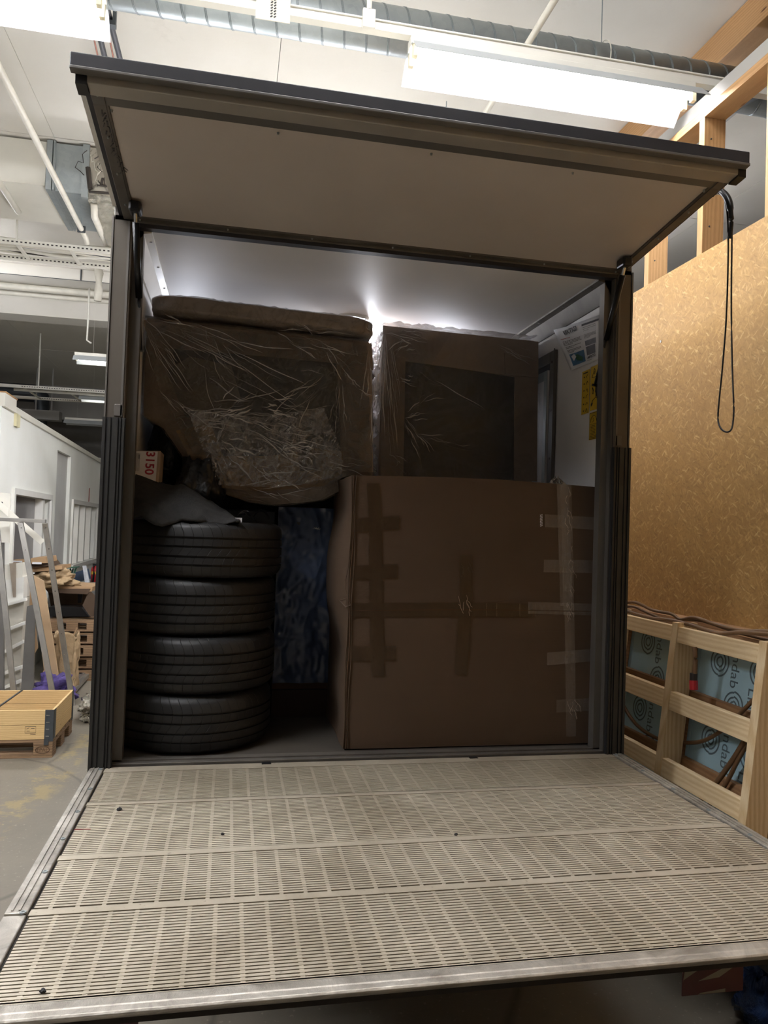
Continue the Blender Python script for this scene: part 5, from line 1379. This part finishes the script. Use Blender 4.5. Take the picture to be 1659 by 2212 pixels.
# flattened cartons on top
for k, (pp_, m_, lab) in enumerate(((((6, 1212), (60, 1210), (70, 1205), (100, 1203), (102, 1216), (6, 1220)), 'cardlight', 'topmost flattened carton on the pile behind the ladder'),
                                    (((60, 1216), (102, 1212), (110, 1222), (60, 1228)), 'card', 'second flattened carton with a white label in the pile behind the ladder'),
                                    (((50, 1228), (134, 1222), (134, 1230), (52, 1238)), 'cardlight', 'lowest wide flattened carton in the pile behind the ladder'))):
    tag(MB().prism([at(a, b, 'y', 6.3 + .05 * k) for a, b in pp_], (0, .5, 0)).build('flattened_carton', m_), lab, 'carton', 'flattened cartons behind the ladder')
for a_, b__, lab in (((27, 1211), (48, 1215), 'small white paper label on the topmost flattened carton'), ((70, 1214), (90, 1219), 'small white paper label on the second flattened carton')):
    p, q = at(*a_, 'y', 6.28), at(*b__, 'y', 6.28); tag(MB().box(p.x, 6.275, q.z, q.x, 6.28, p.z).build('paper_label', 'paper'), lab, 'label')
# crumpled kraft paper
tag(blob(at(112, 1248, 'y', 6.6), (.24, .2, .12), 9, .6, 40, 24, False).build('crumpled_paper', 'kraft', smooth=True), 'crumpled brown paper lying on the open cardboard box', 'paper')
# open cardboard box on pallet stack
ob = thing('open_cardboard_box', at(150, 1330, 'y', 6.6), 'open cardboard box with raised flaps on the stack of old pallets', 'box')
def pxp(L, y): return [at(a, b, 'y', y) for a, b in L]
MB().prism(pxp([(95, 1262), (200, 1268), (198, 1278), (100, 1272)], 6.6), (0, .6, 0)).build('flap', 'cardlight', ob)
MB().prism(pxp([(98, 1272), (195, 1272), (190, 1284), (104, 1280)], 6.58), (0, .02, 0)).build('flap', 'card', ob)
MB().prism(pxp([(104, 1280), (192, 1284), (176, 1330), (150, 1312), (110, 1310)], 7.1), (0, .02, 0)).build('inner_wall', 'card', ob)
MB().prism(pxp([(192, 1276), (208, 1290), (208, 1332), (194, 1331), (178, 1308)], 6.6), (0, .05, 0)).build('side_flap', 'card', ob)
MB().prism(pxp([(104, 1312), (176, 1312), (192, 1332), (104, 1332)], 6.7), (0, .3, 0)).build('inside_shade', 'blackplastic', ob)  # black block stands in for the shade inside the box
MB().prism(pxp([(168, 1282), (178, 1282), (176, 1302), (168, 1302)], 6.97), (0, .03, 0)).build('hand_hole', 'ink', ob)
for k in range(5):
    z = .147 * k * 1.0; y0 = 6.5
    x0, x1 = at(95, 1400, 'y', y0).x, at(209, 1400, 'y', y0).x
    t = thing('old_pallet', (x0, y0, z), ['bottom old pallet of the stack by the truck, on the floor', 'second old pallet from the floor in the stack by the truck', 'middle old pallet of the stack by the truck', 'fourth old pallet from the floor in the stack by the truck', 'topmost old pallet of the stack by the truck, under the open box'][k], 'pallet', 'stack of old pallets by the truck') if k == 0 else None
    if k == 0:
        op = t
        MB().box(x0, y0, .0, x1, y0 + .1, .02).build('bottom_board', 'pallet_wood', t)
        MB().box(x0, y0 + .7, .0, x1, y0 + .8, .02).build('bottom_board', 'pallet_wood', t)
        for j in range(3):
            for yy_ in (y0, y0 + .7):
                MB().box(x0 + j * (x1 - x0 - .13) / 2, yy_, .02, x0 + j * (x1 - x0 - .13) / 2 + .13, yy_ + .1, .10).build('block', 'pallet_wood', t)
        for j in range(5): MB().box(x0, y0 + j * .17, .10, x1, y0 + j * .17 + .11, .125).build('top_board', 'pallet_wood', t)
    else:
        t = copy_tree(op); t.location = (x0 + random.uniform(-.02, .02), y0 + random.uniform(-.02, .02), z)
        tag(t, ['', 'second old pallet from the floor in the stack by the truck', 'middle old pallet of the stack by the truck', 'fourth old pallet from the floor in the stack by the truck', 'topmost old pallet of the stack by the truck, under the open box'][k], 'pallet', 'stack of old pallets by the truck')
# paper bag
PBY = 5.75
pb = thing('paper_bag', at(148, 1468, 'y', PBY), 'tall brown paper sack standing beside the pallet stack', 'bag')
P_ = pxp([(113, 1368), (132, 1378), (150, 1378), (171, 1372), (172, 1400), (168, 1466), (150, 1470), (130, 1430)], PBY)
a = at(142, 1466, 'y', PBY)
zb0 = 0.0; h0 = at(140, 1372, 'y', PBY).z
def bagf(u, v):
    th = u * 2 * PI; z = .0 + v * h0
    wx = .095 + .02 * v; wy = .08
    cxx = a.x - .05 * v ** 2 * .6 + .0
    sx1 = math.copysign(abs(math.cos(th)) ** .5, math.cos(th)); sy1 = math.copysign(abs(math.sin(th)) ** .5, math.sin(th))
    nn = .02 * fbm((math.cos(th) * 2, math.sin(th) * 2, z * 5), 4)
    return Vector((cxx + sx1 * wx + nn, PBY + .1 + sy1 * wy + nn, z + (.03 * math.sin(th * 3) if v > .95 else 0)))
MB().grid(40, 24, bagf).build('sack', 'kraft', pb, smooth=True, solid=.004)
c0 = at(142, 1374, 'y', PBY + .05); blob((c0.x, PBY + .1, c0.z - .02), (.05, .05, .04), 3, .2, 14, 10, False).build('contents', simple('lightblue', '7fc4d6', .4), pb, smooth=True)
MB().tube([at(155, 1380, 'y', PBY + .1), at(166, 1356, 'y', PBY + .1)], .008, 6).build('stick', 'cardlight', pb)
# purple cloth bag
p = at(118, 1475, 'y', 5.35)
tag(blob((p.x, 5.35, .13), (.2, .12, .15), 12, .6, 40, 24).build('purple_cloth_bag', 'purple', smooth=True), 'purple cloth bag on the floor behind the pallet', 'bag')
MB()
# aluminium profile on the floor
a = at(150, 1492, 'z', .06); b = at(214, 1425, 'z', .06)
tag(MB().obox(a, b + (b - a) * .3, .12, .05).obox(a + Vector((0, 0, .03)), b + (b - a) * .3 + Vector((0, 0, .03)), .03, .02).build('aluminium_profile', 'ladder_alu', bevel=.005), 'long grey metal profile lying on the floor behind the pallet', 'profile')
# foil bundle
p = at(190, 1555, 'z', 0.02)
tag(blob((p.x + .02, p.y + .25, .08), (.14, .32, .12), 17, .5, 50, 30).build('foil_bundle', 'foil', smooth=True), 'crumpled silver foil bundle on the floor beside the truck', 'foil')
p = at(212, 1290, 'y', 6.3)
tag(blob((p.x + .0, 6.62, .87), (.06, .09, .19), 20, .5, 24, 20, False).build('white_film_bundle', 'bubble', smooth=True), 'white plastic film bundle hanging on the open box beside the truck', 'plastic')
# fire extinguisher
FY = 9.5
a = at(206, 1262, 'y', FY); tp = at(206, 1222, 'y', FY)
fe = thing('fire_extinguisher', (a.x, FY, a.z), 'red fire extinguisher by the wall beside the truck', 'extinguisher')
hh = tp.z - a.z; r_ = .075
MB().lathe([(0, .0), (r_, 0), (r_, hh * .8), (r_ * .8, hh * .93), (r_ * .3, hh), (0, hh)], (a.x, FY, a.z), 20).build('cylinder', 'redplastic', fe, smooth=True)
MB().box(a.x - .05, FY - .02, a.z + hh, a.x + .02, FY + .02, a.z + hh + .03).build('valve', 'blackplastic', fe)
MB().tube([(a.x - .02, FY - .08, a.z + hh), (a.x - .01, FY - .1, a.z + hh * .6), (a.x - .03, FY - .09, a.z)], .015, 8).build('hose', 'blackplastic', fe, smooth=True)
MB().box(a.x - .05, FY - r_ - .003, a.z + hh * .55, a.x + .05, FY - r_ + .01, a.z + hh * .7).build('label', 'yellow', fe)
MB().box(a.x - .07, FY - .07, 0, a.x + .07, FY + .07, a.z).build('stand', 'steelgrey', fe)
# navy board, bubble wrap roll, green wire table behind
tag(MB().prism(pxp([(144, 1242), (190, 1228), (196, 1250), (150, 1262)], 8.6), (0, .04, 0)).build('navy_board', 'navy'), 'dark navy board leaning under the right windows', 'board')
tag(MB().prism(pxp([(178, 1222), (186, 1222), (194, 1262), (184, 1264)], 8.4), (0, .04, 0)).build('bubble_wrap_roll', 'bubble'), 'pale perforated strip in front of the navy board', 'strip')
gt = thing('green_wire_table', at(150, 1260, 'y', 8.0), 'thin dark green metal table frame under the right windows', 'table')
MB().obox(at(125, 1227, 'y', 8.0), at(168, 1225, 'y', 8.0), .25, .012).tube([at(152, 1228, 'y', 8.0), Vector((at(152, 1228, 'y', 8.0).x, 8.0, .972))], .01, 6).build('table_top', 'greenwire', gt)
for q0, q1 in (((158, 1228), (149, 1262)), ((165, 1226), (158, 1245))): MB().tube([at(*q0, 'y', 8.0), at(*q1, 'y', 8.0)], .01, 6).build('leg', 'greenwire', gt)
tag(MB().box(-1.85, 7.6, 0, -.95, 9.2, .97).build('low_table', 'steelgrey'), 'low grey table under the clutter below the right windows', 'table')
# debris on the deck
random.seed(77)
for px, py, s_, lab in ((257, 1749, .008, 'dark crumb on the rear left of the lift deck'), (92, 2143, .006, 'small dark chip near the front left lip of the lift deck'), (985, 1804, .005, 'small dark chip right of the middle of the lift deck'), (481, 1803, .005, 'small dark chip left of the middle of the lift deck')):
    p = at(px, py, 'z', ZF + .002); tag(blob((p.x, p.y, ZF + .004), (s_, s_ * .8, .004), px, .5, 12, 8).build('debris_chip', 'rubber'), lab, 'debris')
